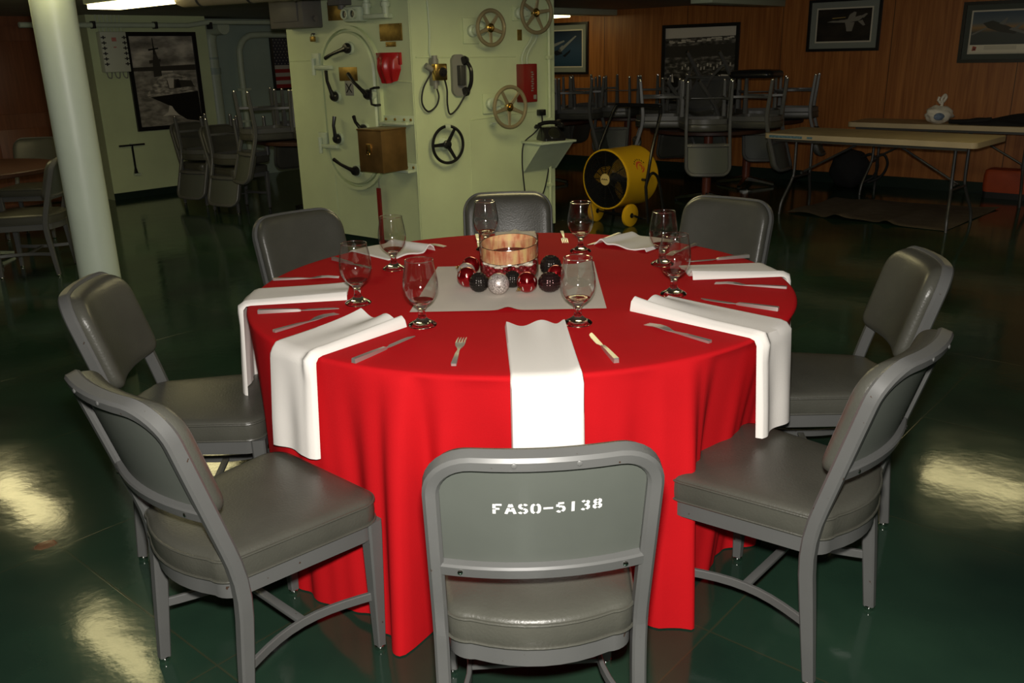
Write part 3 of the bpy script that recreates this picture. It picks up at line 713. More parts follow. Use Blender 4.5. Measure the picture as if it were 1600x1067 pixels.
for zf in (zl, zh): b.tube([(0.0968*math.cos(2*PI*i/n), 0.0968*math.sin(2*PI*i/n), zf(2*PI*i/n)) for i in range(n)], 0.0013, 6, loop=True)
b.build('wire_edge', M_chrome, rb)
M_petal = mat('white_petals', (0.80, 0.72, 0.58), 0.8, bump=0.3, bscale=60)
b = MB(); rnd = random.Random(3)
for i in range(46):
    a = rnd.uniform(0, 2*PI); r = rnd.uniform(0.05, 0.088); z = 0.050+rnd.uniform(-0.006, 0.010)
    b.sphere((r*math.cos(a), r*math.sin(a), z), rnd.uniform(0.008, 0.014), 8, 6, (1.3, 1.1, 0.55))
o = b.build('petals', M_petal, V); tag(o, kind='stuff')
M_berry = mat('dark_red_cranberries', (0.22, 0.008, 0.012), 0.22, var=0.4, vscale=30)
b = MB()
for lay in range(4):
    for k in range(20):
        a = 2*PI*(k+lay*0.5)/20; b.sphere((0.088*math.cos(a), 0.088*math.sin(a), 0.015+lay*0.0095), 0.0092+rnd.uniform(-.001, .001), 10, 7)
    for k in range(11):
        a = 2*PI*(k+lay*0.3)/11; b.sphere((0.062*math.cos(a), 0.062*math.sin(a), 0.016+lay*0.0095), 0.0105, 8, 6)
o = b.build('cranberries', M_berry, V); tag(o, kind='stuff')

M_orn_red = mat('shiny_red_ornament', (0.42, 0.006, 0.012), 0.10, 0.85, coat=0.5)
M_orn_dark = mat('dark_brown_ornament', (0.07, 0.035, 0.035), 0.14, 0.8)
M_orn_black = mat('black_beaded_ornament', (0.03, 0.025, 0.022), 0.22, 0.6)
def glitter():
    m = mat('silver_glitter', (0.55, 0.50, 0.45), 0.35, 0.55)
    nt = m.node_tree; bs = nt.nodes['Principled BSDF']; tc = nt.nodes.new('ShaderNodeTexCoord')
    vo = nt.nodes.new('ShaderNodeTexVoronoi'); vo.inputs['Scale'].default_value = 420; nt.links.new(tc.outputs['Object'], vo.inputs['Vector'])
    rp = nt.nodes.new('ShaderNodeValToRGB'); e = rp.color_ramp.elements; e[0].color = (0.22, 0.18, 0.16, 1); e[1].color = (0.9, 0.82, 0.78, 1)
    sep = nt.nodes.new('ShaderNodeSeparateColor'); nt.links.new(vo.outputs['Color'], sep.inputs[0]); nt.links.new(sep.outputs[0], rp.inputs['Fac']); nt.links.new(rp.outputs['Color'], bs.inputs['Base Color'])
    bp = nt.nodes.new('ShaderNodeBump'); bp.inputs['Strength'].default_value = 0.6; bp.inputs['Distance'].default_value = 0.001; nt.links.new(sep.outputs[1], bp.inputs['Height']); nt.links.new(bp.outputs['Normal'], bs.inputs['Normal'])
    return m
M_glit = glitter(); M_glit_leaf = mat('silver_glitter_leaf', (0.70, 0.62, 0.55), 0.5, 0.3)
def hob(dv):
    th = math.acos(max(-1, min(1, dv.z))); ph = math.atan2(dv.y, dv.x)
    return 1 + 0.07*abs(math.sin(ph*9)*math.sin(th*10)) - 0.045
def ornament(x, y, r, kind, label, cap=(0, 0), sq=(1, 1, 1)):
    t = thing('christmas_ornament', label, 'ornament', (x, y, tz+r*sq[2]), 0, 'ornaments around the glass vase')
    m = {'red': M_orn_red, 'leaf': M_orn_red, 'glit': M_glit, 'black': M_orn_black, 'hob': M_orn_dark}[kind]
    b = MB(); b.sphere((0, 0, 0), r, 72 if kind in ('hob', 'black') else 32, 48 if kind in ('hob', 'black') else 20, sq, hob if kind in ('hob', 'black') else None)
    ball = b.build('ball', m, t, sharp=180)
    rot = Rot('Z', cap[0]) @ Rot('X', cap[1])
    b = MB(); d = rot @ Vector((0, 0, 1)); rr = r*0.99
    b.lathe([(0, 0), (0.0065, 0), (0.0065, 0.006), (0.005, 0.0075), (0, 0.0075)], 14, d*(rr*(1 if sq == (1,1,1) else sq[0])), rot)
    b.torus(d*(rr+0.011), 0.0042, 0.0007, rot @ Rot('X', 90), 16, 6); b.build('cap', M_brass2, t)
    if kind == 'leaf':
        b = MB()
        for k in range(14):
            a = 2*PI*k/14 + 0.2; low = k % 2
            th0, th1 = (2.3, 1.75) if low else (0.95, 1.4)
            c, s2 = [], []
            for i in range(7):
                u = i/6; th = lerp(th0, th1, u); w_ = 0.075*math.sin(PI*u)
                c.append((th, a+w_)); s2.append((th, a-w_))
            P = [Vector((math.sin(q)*math.cos(p), math.sin(q)*math.sin(p), math.cos(q)))*(r*1.006) for q, p in c + s2[::-1][1:-1]]
            b.poly([tuple(p) for p in P])
        b.build('leaf_pattern', M_glit_leaf, ball)
    return t
ornament(-0.141, 2.785, 0.0335, 'leaf', 'shiny red ornament at the left of the vase, silver leaves below', (30, -60))
ornament(-0.148, 2.872, 0.0305, 'glit', 'silver glitter ornament half hidden behind the left red one', (60, -70))
ornament(-0.101, 2.722, 0.0315, 'black', 'black ribbed ornament between the left red and the front silver one', (-60, -80))
ornament(-0.038, 2.688, 0.0342, 'glit', 'silver glitter ornament in front of the vase', (20, -80))
ornament(0.052, 2.700, 0.0334, 'leaf', 'shiny red ornament at front with silver leaves and a gold cap', (-50, 115))
ornament(0.124, 2.700, 0.0350, 'hob', 'dark faceted ornament right of the front red one', (0, -95), (1.06, 1.0, 0.92))
ornament(0.138, 2.905, 0.0365, 'black', 'black faceted ornament at the right, the farther one', (20, -60))
ornament(0.150, 2.815, 0.0300, 'red', 'dark red ornament tucked between the two dark ones at right', (0, -120))
ornament(0.006, 2.766, 0.0280, 'black', 'black ornament tucked behind the front silver and red ones', (0, -150))
ornament(-0.136, 2.960, 0.0310, 'red', 'dark red ornament behind the vase at left', (0, -60))

# ------------------------------------------------------------------ pillar
t = thing('support_pillar', 'pale green round steel pillar standing left of the table', 'pillar', (-2.062, 4.30, 0))
b = MB(); b.lathe([(0.096, 0.05), (0.096, CEIL-0.02), (0, CEIL-0.02)], 48); b.build('shaft', M_pillar, t)
b = MB(); b.lathe([(0.0, 0), (0.100, 0), (0.100, 0.055), (0.096, 0.06), (0, 0.06)], 48); b.build('base', M_kick, t)

# ------------------------------------------------------------------ things on the trunk, left face
def wt(fr, name, label, cat, x, z, group=None, out=0.0): return thing(name, label, cat, fr.p(x, z, out), fr.a, group)
YR = Rot('X', 90)          # lathe axis to -Y (out of the wall)
H = wt(LF, 'watertight_hatch', 'oval watertight steel door with black dog handles on the green trunk', 'hatch', -0.68, 1.085)
def stadium(w, h, n=20):
    r = w/2; s_ = h/2-r; out = []
    for i in range(n+1): a = PI*i/n; out.append((r*math.cos(a), s_+r*math.sin(a)))
    for i in range(n+1): a = PI+PI*i/n; out.append((r*math.cos(a), -s_+r*math.sin(a)))
    return out
def ring_out(o1, o2, y0, y1, b):
    r = [[(x, y, z) for x, z in o] for o, y in ((o1, y0), (o1, y1), (o2, y1), (o2, y0))]
    b.rings(r, loop=True)
b = MB(); ring_out(stadium(0.69, 1.28), stadium(0.64, 1.23), 0.0, -0.035, b); b.build('coaming', M_green, H)
b = MB(); b.rings([[(x, y, z) for x, z in stadium(w_, h_)] for w_, h_, y in ((0.60, 1.19, 0.0), (0.60, 1.19, -0.030), (0.575, 1.165, -0.045), (0.50, 1.09, -0.048))]); b.build('door_panel', M_green, H)
def dog(px, pz, tx, tz_):
    b = MB(); p = Vector((px, -0.085, pz)); q = Vector((tx, -0.095, tz_))
    b.lathe([(0.0, 0), (0.040, 0), (0.040, 0.018), (0.030, 0.035), (0.0, 0.038)], 20, (px, -0.066, pz), YR)
    b.tube([p, p.lerp(q, 0.25)+Vector((0, -0.012, 0)), p.lerp(q, 0.6)+Vector((0, -0.018, 0)), q], [0.024, 0.015, 0.013, 0.016], 10)
    o = b.build('dog_handle', M_black, H)
    b = MB(); b.cyl((px, -0.03, pz), (px, -0.068, pz), 0.052, 0.048, 20); b.build('boss', M_green_fit, o)
c = lambda u, z: (-u+0.68, z-1.085)
for (u0, z0), (u1, z1) in (((.704,1.555),(.946,1.485)), ((.898,1.191),(.955,1.388)), ((.506,1.209),(.694,1.365)), ((.907,.856),(.896,1.036)), ((.716,.608),(.947,.690)), ((.590,.941),(.666,1.041))):
    dog(c(u0, z0)[0]+0.078, z0-1.085, c(u1, z1)[0]+0.078, z1-1.085)
for zz in (1.415, 0.79):
    x, z = c(0.945, zz); b = MB(); b.box((x, -0.05, z), (0.20, 0.045, 0.03), bev=0.005); b.box((x-0.10, -0.03, z+0.045), (0.09, 0.05, 0.13), bev=0.006); b.cyl((x-0.115, -0.065, z-0.06), (x-0.115, -0.065, z+0.07), 0.018); b.build('hinge', M_green_fit, H)
x, z = c(0.665, 1.362); b = MB(); b.box((x, -0.050, z), (0.21, 0.006, 0.105), bev=0.002); b.build('brass_plate', M_brass, H)
x, z = c(0.664, 1.255); b = MB(); b.box((x, -0.050, z), (0.095, 0.006, 0.115), bev=0.002); xp = b.build('marker_plate', M_grey_mid, H)
b = MB()
for s in (-1, 1): b.poly([(x-0.03*s-0.006, -0.0540, z-0.035), (x-0.03*s+0.006, -0.0540, z-0.035), (x+0.03*s+0.006, -0.0545, z+0.035), (x+0.03*s-0.006, -0.0545, z+0.035)])
b.build('letter_x', M_black, xp)
x, z = c(0.425-0.06, 1.195); b = MB(); b.tube([(x+0.03, -0.04, z+0.065), (x+0.03, -0.09, z+0.065), (x, -0.10, z+0.058), (x-0.01, -0.10, z), (x, -0.10, z-0.058), (x+0.03, -0.09, z-0.065), (x+0.03, -0.04, z-0.065)], 0.010, 8); b.build('grab_handle', M_black, H)

def plate(fr, u0, u1, z0, z1, label, m=M_brass, name='nameplate', cat='plate', th=0.008):
    x, z = (u0+u1)/2, (z0+z1)/2; t = wt(fr, name, label, cat, x, z)
    b = MB(); b.box((0, -th/2, 0), (abs(u1-u0), th, abs(z1-z0)), bev=0.002); b.build('plate', m, t)
    b = MB()
    for sx in (-1, 1):
        for sz in (-1, 1): b.lathe([(0, 0), (0.004, 0), (0.003, 0.002), (0, 0.0025)], 8, (sx*(abs(u1-u0)/2-0.010), -th, sz*(abs(z1-z0)/2-0.010)), YR)
    b.build('screws', M_brass2, t); return t
plate(LF, -.324, -.087, 1.598, 1.721, 'large brass nameplate above the red cover on the trunk')
plate(LF, -.266, -.160, 1.556, 1.592, 'small brass nameplate directly above the red cover')
plate(LF, -.898, -.728, 1.766, 1.905, 'brown plate beside the grey box at the top of the trunk', M_brass)
# red cover
t = wt(LF, 'valve_cover', 'glossy red ribbed cover right of the watertight door', 'cover', -0.24, 1.41)
b = MB(); rg = []
def cov(u, v):
    x = (u-0.5)*0.25; z = 0.105 - v*0.205*(1 if True else 1)
    wv = 1 - 0.35*max(0, v-0.6)/0.4*abs(u-0.5)*2
    y = -0.012 - 0.085*math.sin(PI*min(1, max(0, (u*0.96+0.02))))*(0.35+0.65*math.sin(PI*(0.12+0.78*v))) - 0.008*math.cos(u*22)*(v > 0.15)
    return (x*wv, y, z - 0.02*math.sin(PI*u)*(v > 0.95))
b.grid(cov, 33, 21); b.quad((-0.125, 0, 0.105), (0.125, 0, 0.105), (0.125, -0.012, 0.105), (-0.125, -0.012, 0.105)); b.box((-0.118, -0.012, 0.06), (0.03, 0.024, 0.09), bev=0.004); b.box((0.118, -0.012, 0.06), (0.03, 0.024, 0.09), bev=0.004)
b.build('shell', M_red, t)
# brass box on brackets
t = wt(LF, 'brass_box', 'brown brass padlocked box projecting from the trunk beside the watertight door', 'box', -0.150, 0.812)
b = MB(); b.box((0, -0.22, 0), (0.255, 0.26, 0.31), bev=0.004); b.build('case', M_brassbox, t)
b = MB(); b.box((0.0, -0.222, 0.158), (0.263, 0.27, 0.012), bev=0.003); b.build('lid', M_brassbox, t)
b = MB(); b.box((-0.01, -0.356, 0.02), (0.05, 0.012, 0.075), bev=0.003); b.torus((-0.01, -0.362, -0.02), 0.014, 0.004, Rot('X', 90), 16, 6); b.build('hasp', M_brass2, t)
for zz in (0.185, -0.175):
    b = MB(); b.box((-0.02, -0.045, zz), (0.30, 0.09, 0.02), bev=0.003); b.box((-0.03, -0.006, zz+0.025), (0.33, 0.012, 0.06), bev=0.003); b.build('bracket', M_green_fit, t)
    b = MB()
    for xx in (-0.16, -0.06, 0.04, 0.11): b.lathe([(0, 0), (0.012, 0), (0.010, 0.006), (0, 0.007)], 8, (xx, -0.012, zz+0.025), YR)
    b.build('bolts', M_brass, t)
# grey electrical box at the top
t = wt(LF, 'junction_box', 'dark grey electrical box at the top left corner of the trunk', 'electrical box', -1.18, 1.845)
b = MB(); b.box((0, -0.10, 0), (0.42, 0.20, 0.255), bev=0.012); b.build('case', M_grey_box, t)
b = MB(); b.box((0.0, -0.205, 0.02), (0.30, 0.012, 0.20), bev=0.004); b.build('cover', M_grey_box, t)
b = MB()
for xx, zz in ((-0.19, 0.1), (-0.19, -0.1), (0.225, 0.09), (0.225, -0.06)): b.cyl((xx, -0.10, zz), (xx+0.02, -0.10, zz), 0.022, 0.022, 10)
b.build('bolts', M_grey_box, t)
t = wt(LF, 'conduit_box', 'small grey conduit box above the watertight door', 'electrical box', -0.69, 1.925)
b = MB(); b.box((0, -0.06, 0), (0.15, 0.12, 0.11), bev=0.008); b.cyl((0.02, -0.06, -0.05), (0.02, -0.06, -0.085), 0.03); b.build('case', M_grey_box, t)
# pale green twin receptacle and pipe cluster
t = wt(LF, 'twin_receptacle', 'pale green twin receptacle with two round black openings', 'receptacle', -0.53, 1.80)
b = MB(); b.box((0, -0.05, 0), (0.19, 0.10, 0.115), bev=0.02)
for xx in (-0.045, 0.045): b.lathe([(0.034, 0.10), (0.038, 0.13), (0.026, 0.13), (0.026, 0.11), (0.034, 0.10)], 18, (xx, 0, 0), YR)
b.build('housing', M_green_fit, t)
b = MB()
for xx in (-0.045, 0.045): b.lathe([(0, 0.112), (0.026, 0.112), (0.026, 0.118), (0, 0.118)], 18, (xx, 0, 0), YR)
b.build('socket', M_black, t)
t = wt(LF, 'valve_manifold', 'pale green painted valves and pipes at the top of the trunk', 'valve', -0.29, 1.82)
b = MB(); b.box((0.0, -0.05, -0.045), (0.24, 0.09, 0.035), bev=0.008)
for xx in (-0.10, 0.10): b.cyl((xx, -0.06, -0.06), (xx, -0.06, 0.16), 0.026, 0.026); b.lathe([(0, 0), (0.036, 0), (0.036, 0.03), (0.028, 0.036), (0, 0.036)], 14, (xx, -0.06, 0.02)); b.cyl((xx, -0.04, 0.09), (xx, -0.14, 0.09), 0.018)
b.tube([(-0.10, -0.06, 0.12), (0.0, -0.10, 0.12), (0.10, -0.06, 0.12)], 0.018, 10); b.build('body', M_green_fit, t)
# padlock on hook
t = wt(LF, 'padlock', 'small brass padlock hanging at the upper left of the trunk', 'padlock', -1.085, 1.655)
b = MB(); b.box((0, -0.025, -0.02), (0.05, 0.022, 0.042), bev=0.005); b.build('body', M_brass, t)
b = MB(); b.torus((0, -0.025, 0.005), 0.017, 0.004, Rot('X', 90), 16, 6, 0, PI); b.cyl((0, 0, 0.02), (0, -0.03, 0.02), 0.006); b.build('shackle', M_fold_leg, t)
# red lever rod leaning on the trunk
t = wt(LF, 'red_rod', 'dark red rod standing against the trunk below the brass box', 'rod', -0.425, 0.0, out=0.035)
b = MB(); b.box((0, 0, 0.24), (0.036, 0.02, 0.48), bev=0.003); b.build('rod_bar', M_red_dark, t)
b = MB(); b.cyl((0.008, 0, 0.48), (0.012, 0, 0.56), 0.006, 0.004, 8); b.build('tip', M_steel, t)

# ------------------------------------------------------------------ things on the trunk, right face
def handwheel(x, z, R, label, m, spokes=5, out=0.13, a0=18, hubm=M_brass2, r=0.0155):
    t = wt(RF, 'handwheel', label, 'handwheel', x, z, 'handwheels on the trunk')
    b = MB(); b.torus((0, -out, 0), R, r, Rot('X', 90), 48, 10); b.build('rim', m, t)
    for k in range(spokes):
        a = R_(a0+360*k/spokes); b = MB()
        d = Vector((math.cos(a), 0, math.sin(a)))
        b.sweep([Vector((0, -out+0.012, 0))+d*0.02, Vector((0, -out+0.006, 0))+d*R*0.55, Vector((0, -out, 0))+d*(R-0.004)], sect(0.034, 0.014, 0.004), ref=(0, -1, 0), scale=[1.0, 0.8, 0.7]); b.build('spoke', m, t)
    b = MB(); b.lathe([(0, 0), (0.034, 0), (0.034, 0.03), (0.024, 0.036), (0.012, 0.036), (0.012, 0.05), (0, 0.05)], 18, (0, -out+0.03, 0), YR); b.build('hub', hubm, t)
    b = MB(); b.cyl((0, 0, 0), (0, -out+0.02, 0), 0.016, 0.016, 12); b.lathe([(0, 0), (0.055, 0), (0.045, 0.03), (0.022, 0.05), (0, 0.05)], 18, (0, 0, 0), YR); b.build('valve_stem', M_green_fit, t)
    return t
handwheel(0.640, 1.678, 0.126, 'tan five-spoke handwheel at the upper middle of the trunk', M_wheel, a0=-90)
handwheel(1.092, 1.790, 0.150, 'tan five-spoke handwheel at the top right corner of the trunk', M_wheel, a0=80)
handwheel(0.785, 1.080, 0.156, 'tan five-spoke handwheel lowest of three, over the red box', M_wheel, a0=50, out=0.16)
t = handwheel(0.245, 0.823, 0.140, 'black three-spoke handwheel low on the trunk', M_black, 3, 0.06, 60, M_black, r=0.012)
b = MB(); b.box((0.0, -0.06, 0.14), (0.045, 0.032, 0.03), bev=0.004); b.build('clip', M_green_fit, t)
def vbase(x, z, w_, h_, label):
    t = wt(RF, 'valve_flange', label, 'valve flange', x, z)
    b = MB(); b.box((0, -0.008, 0), (w_, 0.016, h_), bev=0.004); b.build('flange', M_green, t)
    b = MB(); b.lathe([(0.045, 0), (0.045, 0.03), (0.03, 0.04), (0.03, 0.07), (0, 0.07)], 16, (0.0, -0.016, 0), YR); b.box((0.03, -0.04, 0.0), (0.10, 0.05, 0.05), bev=0.012); b.build('valve_body', M_green_fit, t)
vbase(0.535, 1.660, 0.15, 0.19, 'green flange plate left of the upper middle handwheel')
vbase(0.690, 1.108, 0.13, 0.155, 'green flange plate left of the lowest tan handwheel')
vbase(1.000, 1.790, 0.12, 0.11, 'green flange plate left of the top right handwheel')
plate(RF, 0.992, 1.036, 1.585, 1.668, 'narrow tan tag below the top right handwheel', M_brass, 'tag_plate')
# conduit with plug box and hanging cords
t = wt(RF, 'conduit_line', 'thin green conduit running down the trunk to the brass socket', 'conduit', 0.14, 1.35)
b = MB(); b.tube([(0.0, -0.012, 0.63), (0.012, -0.012, 0.45), (0.016, -0.012, 0.30), (0.005, -0.012, 0.16), (0.03, -0.012, 0.08)], 0.007, 8); b.build('pipe', M_green_fit, t)
t = wt(RF, 'brass_socket', 'square brass socket on a grey gland with two black cords', 'socket', 0.187, 1.366)
b = MB(); b.box((0.0, -0.075, 0), (0.105, 0.06, 0.122), bev=0.008); b.build('socket_box', M_brass2, t)
b = MB(); b.lathe([(0, 0), (0.034, 0), (0.034, 0.01), (0.020, 0.012), (0.020, 0.02), (0, 0.02)], 18, (0.01, -0.105, 0), YR); b.build('socket_face', M_black, t)
b = MB(); b.cyl((-0.03, -0.06, 0.06), (-0.03, -0.06, 0.12), 0.022); b.cyl((-0.03, -0.06, -0.06), (-0.03, -0.06, -0.12), 0.018); b.cyl((-0.05, -0.05, 0.02), (-0.105, -0.05, 0.05), 0.022); b.box((-0.02, -0.03, 0), (0.06, 0.06, 0.2), bev=0.01); b.build('gland', M_grey_mid, t)
def loop3(pts, n=24):
    out = []
    P = [Vector(p) for p in pts]; P = [P[0]] + P + [P[-1]]
    for i in range(1, len(P)-2):
        for k in range(n//2):
            u = k/(n//2); a, b_, c_, d = P[i-1], P[i], P[i+1], P[i+2]
            out.append(0.5*((2*b_)+(-a+c_)*u+(2*a-5*b_+4*c_-d)*u*u+(-a+3*b_-3*c_+d)*u**3))
    out.append(P[-2]); return out
b = MB(); b.tube(loop3([(-0.06, -0.06, 0.0), (-0.13, -0.045, -0.11), (-0.14, -0.03, -0.22), (-0.09, -0.03, -0.285), (-0.02, -0.035, -0.25), (0.0, -0.05, -0.18), (-0.025, -0.055, -0.10)]), 0.007, 8); b.build('cord', M_black_matte, t)
b = MB(); b.tube(loop3([(0.04, -0.07, -0.03), (0.07, -0.06, -0.13), (0.075, -0.05, -0.24), (0.10, -0.045, -0.315), (0.17, -0.05, -0.27), (0.25, -0.06, -0.16), (0.262, -0.07, -0.13)]), 0.007, 8); b.build('cord', M_black_matte, t)
t = wt(RF, 'wall_handset', 'black telephone handset hanging on a grey plate', 'handset', 0.40, 1.335)
b = MB(); b.prism(rrect(0.13, 0.31, 0.05), -0.03, 0.0, 'xz'); b.build('backplate', M_grey_mid, t)
b = MB(); b.tube(loop3([(0.045, -0.07, 0.10), (0.055, -0.10, 0.05), (0.058, -0.105, 0.0), (0.055, -0.10, -0.06), (0.045, -0.07, -0.12)]), 0.016, 10)
b.lathe([(0, 0), (0.034, 0), (0.036, 0.02), (0.022, 0.04), (0, 0.042)], 18, (0.02, -0.06, 0.105), Rot('Y', 75)); b.lathe([(0, 0), (0.034, 0), (0.036, 0.02), (0.022, 0.04), (0, 0.042)], 18, (0.02, -0.06, -0.125), Rot('Y', 75)); b.build('handset', M_black, t)
b = MB(); b.box((0.0, -0.055, 0.0), (0.05, 0.05, 0.15), bev=0.006); b.build('cradle', M_fold_leg, t)
# red alarm box with two conduits
t = wt(RF, 'red_box', 'tall dark red metal box beside the lowest tan handwheel', 'box', 1.045, 1.254)
b = MB(); b.box((0, -0.05, 0), (0.140, 0.10, 0.30), bev=0.006); b.build('case', M_red_dark, t)
b = MB()
for k in range(9): b.box((0.015+0.006*(k % 2), -0.1015, 0.085-k*0.018), (0.022, 0.002, 0.009))
b.box((0.04, -0.104, -0.11), (0.03, 0.006, 0.035), bev=0.003); b.build('front_marks', M_grey_mid, t)
for dx in (-0.045, 0.005):
    b = MB(); b.tube(loop3([(dx, -0.05, 0.145), (dx, -0.05, 0.20), (dx+0.03, -0.05, 0.26), (dx+0.09, -0.05, 0.33), (dx+0.13, -0.03, 0.40)]), 0.009, 8); b.build('conduit', M_green_fit, t)
# corner pipe
t = wt(RF, 'corner_pipe', 'pale green vertical pipe along the right edge of the trunk', 'pipe', 1.305, 0.0)
b = MB(); b.cyl((0, -0.022, 0.06), (0, -0.022, CEIL), 0.016, 0.016, 12); b.build('pipe', M_green, t)
b = MB()
for z in (0.4, 0.95, 1.45): b.box((0, -0.02, z), (0.06, 0.036, 0.03), bev=0.004)
b.build('clamp', M_green, t)
t = wt(RF, 'wall_outlet', 'small black outlet above the desk telephone', 'outlet', 1.215, 1.01)
b = MB(); b.box((0, -0.022, 0), (0.07, 0.044, 0.05), bev=0.006); b.build('outlet_body', M_black, t)
b = MB(); b.tube(loop3([(0.0, -0.03, -0.025), (-0.02, -0.05, -0.09), (-0.10, -0.05, -0.16), (-0.195, -0.03, -0.235), (-0.215, -0.025, -0.38), (-0.195, -0.02, -0.58), (-0.17, -0.02, -0.72), (-0.10, -0.02, -0.76), (0.01, -0.02, -0.68), (0.07, -0.02, -0.50), (0.09, -0.02, -0.36)]), 0.006, 8); b.build('cord', M_black_matte, t)
# shelf with telephone
t = wt(RF, 'wall_shelf', 'pale green triangular bracket shelf holding the black telephone', 'shelf', 1.20, 0.775)
b = MB(); b.box((0, -0.135, 0.006), (0.38, 0.27, 0.018), bev=0.003); b.build('shelf_top', M_green_fit, t)
b = MB()
for xx in (-0.17, 0.17): b.rings([[(xx+dx, y, z) for y, z in ((0, 0), (-0.25, 0), (-0.02, -0.24), (0, -0.24))] for dx in (-0.006, 0.006)])
b.rings([[(x, y, z) for y, z in ((-0.25, 0.0), (-0.015, -0.24), (-0.005, -0.235), (-0.24, 0.0))] for x in (-0.165, 0.165)]); b.build('bracket', M_green_fit, t)
t = thing('desk_telephone', 'black rotary desk telephone on the green bracket shelf', 'telephone', RF.p(1.22, 0.7905, 0.14), RF.a-0.3)
b = MB(); b.rings([[(x*k, y*k2-dy, z) for x, y in rrect(0.20, 0.20, 0.03)] for k, k2, dy, z in ((1, 1, 0, 0), (1, 1, 0, 0.02), (0.88, 0.86, -0.01, 0.05), (0.72, 0.6, -0.03, 0.09), (0.66, 0.5, -0.035, 0.105))]); b.build('base', M_black, t)
b = MB(); b.lathe([(0.0, 0), (0.05, 0), (0.05, 0.006), (0.035, 0.008), (0, 0.008)], 24, (0, -0.068, 0.058), Rot('X', 52)); b.build('dial', M_chrome, t)
b = MB(); b.tube([(-0.10, 0.03, 0.125), (-0.05, 0.03, 0.14), (0, 0.03, 0.143), (0.05, 0.03, 0.14), (0.10, 0.03, 0.125)], 0.016, 10)
for s in (-1, 1): b.lathe([(0, 0), (0.03, 0), (0.033, 0.012), (0.02, 0.032), (0, 0.034)], 16, (s*0.105, 0.03, 0.098))
b.build('handset', M_black, t)
t = wt(RF, 'wall_tap', 'small green tap fitting low left of the lowest tan handwheel', 'tap', 0.705, 0.945)
b = MB(); b.cyl((0, 0, 0), (0, -0.05, 0), 0.014, 0.012, 10); b.box((0, -0.05, 0.012), (0.07, 0.012, 0.012), bev=0.003); b.build('tap_body', M_green_fit, t)

# ------------------------------------------------------------------ left wall things
def picture(fr, x0, x1, z0, z1, label, fw_, art, mats, mat_w=0.0, mat_m=None, name='framed_picture', cat='picture', line=True):
    xc, zc_ = (x0+x1)/2, (z0+z1)/2; w_, h_ = x1-x0, z1-z0
    t = wt(fr, name, label, cat, xc, zc_)
    o = [(-w_/2, -h_/2), (w_/2, -h_/2), (w_/2, h_/2), (-w_/2, h_/2)]; i = [(-w_/2+fw_, -h_/2+fw_), (w_/2-fw_, -h_/2+fw_), (w_/2-fw_, h_/2-fw_), (-w_/2+fw_, h_/2-fw_)]
    b = MB(); ring_out(o, i, 0.0, -0.03, b); b.build('frame', M_frame_black, t)
    if mat_w:
        b = MB(); b.box((0, -0.008, 0), (w_-2*fw_+0.004, 0.008, h_-2*fw_+0.004)); b.build('mat_board', mat_m, t)
        if line:
            b = MB(); b.box((0, -0.0125, 0), (w_-2*fw_-2*mat_w+0.03, 0.002, h_-2*fw_-2*mat_w+0.03)); b.build('mat_line', M_mat_cream, t)
    W, Hh = w_-2*fw_-2*mat_w, h_-2*fw_-2*mat_w
    b = MB(); y0 = -0.0145 if mat_w else -0.008
    def P(u, v, k=0): return ((u-0.5)*W, y0-0.0006*k, (v-0.5)*Hh)
    b.poly([P(0, 0), P(1, 0), P(1, 1), P(0, 1)])
    def shape(mi, pts, k=1): b.mi = mi; b.poly([P(u, v, k) for u, v in pts])
    art(shape, W, Hh); b.build('print', mats, t, recalc=False)
    return t
g = lambda v, s=(1.0, 0.93, 0.78): (v*s[0], v*s[1], v*s[2])
sepia_sky = cloud_mat('sepia_cloud_print', [(0.30, g(0.06)), (0.48, g(0.26)), (0.64, g(0.62))], 2.6)
sepia_sea = cloud_mat('sepia_sea_print', [(0.3, g(0.12)), (0.7, g(0.40))], 9)
p_hull, p_deck, p_mid, p_lite = flat('print_dark', g(0.012)), cloud_mat('print_deck', [(0.35, g(0.14)), (0.65, g(0.60))], 14), flat('print_mid', g(0.05)), flat('print_light', g(0.60))
def art_ship(S, W, Hh):
    S(1, [(0, 0), (1, 0), (1, 0.62), (0, 0.62)], 1)                              # sea
    S(3, [(0, 0.62), (1, 0.615), (1, 0.68), (0, 0.66)], 1)                       # far dark shore
    S(2, [(0.19, 0.335), (0.99, 0.385), (1.0, 0.02), (0.75, 0.05), (0.60, 0.13), (0.50, 0.22)], 2)   # hull
    S(4, [(0.16, 0.36), (0.99, 0.395), (0.99, 0.375), (0.19, 0.325)], 3)
    S(4, [(0.17, 0.365), (0.99, 0.40), (0.86, 0.53), (0.62, 0.59), (0.40, 0.56)], 2)                 # deck
    S(3, [(0.50, 0.51), (0.70, 0.52), (0.72, 0.42), (0.52, 0.41)], 3)
    S(5, [(0.51, 0.53), (0.62, 0.53), (0.60, 0.42), (0.53, 0.42)], 4)
    S(3, [(0.62, 0.42), (0.94, 0.43), (0.90, 0.50), (0.66, 0.51)], 3)
    S(3, [(0.31, 0.55), (0.44, 0.56), (0.43, 0.72), (0.40, 0.80), (0.36, 0.93), (0.345, 0.80), (0.32, 0.70)], 4)   # island
    S(2, [(0.28, 0.84), (0.44, 0.86), (0.44, 0.875), (0.28, 0.86)], 5); S(2, [(0.355, 0.8), (0.37, 0.8), (0.37, 0.98), (0.355, 0.98)], 5)
    S(3, [(0.27, 0.70), (0.45, 0.72), (0.45, 0.75), (0.27, 0.735)], 5)
    S(5, [(0.44, 0.60), (0.62, 0.60), (0.62, 0.615), (0.44, 0.615)], 5)
    S(5, [(0.36, 0.105), (0.46, 0.15), (0.49, 0.225), (0.53, 0.215), (0.57, 0.16), (0.64, 0.10), (0.50, 0.115)], 3)                   # bow wave
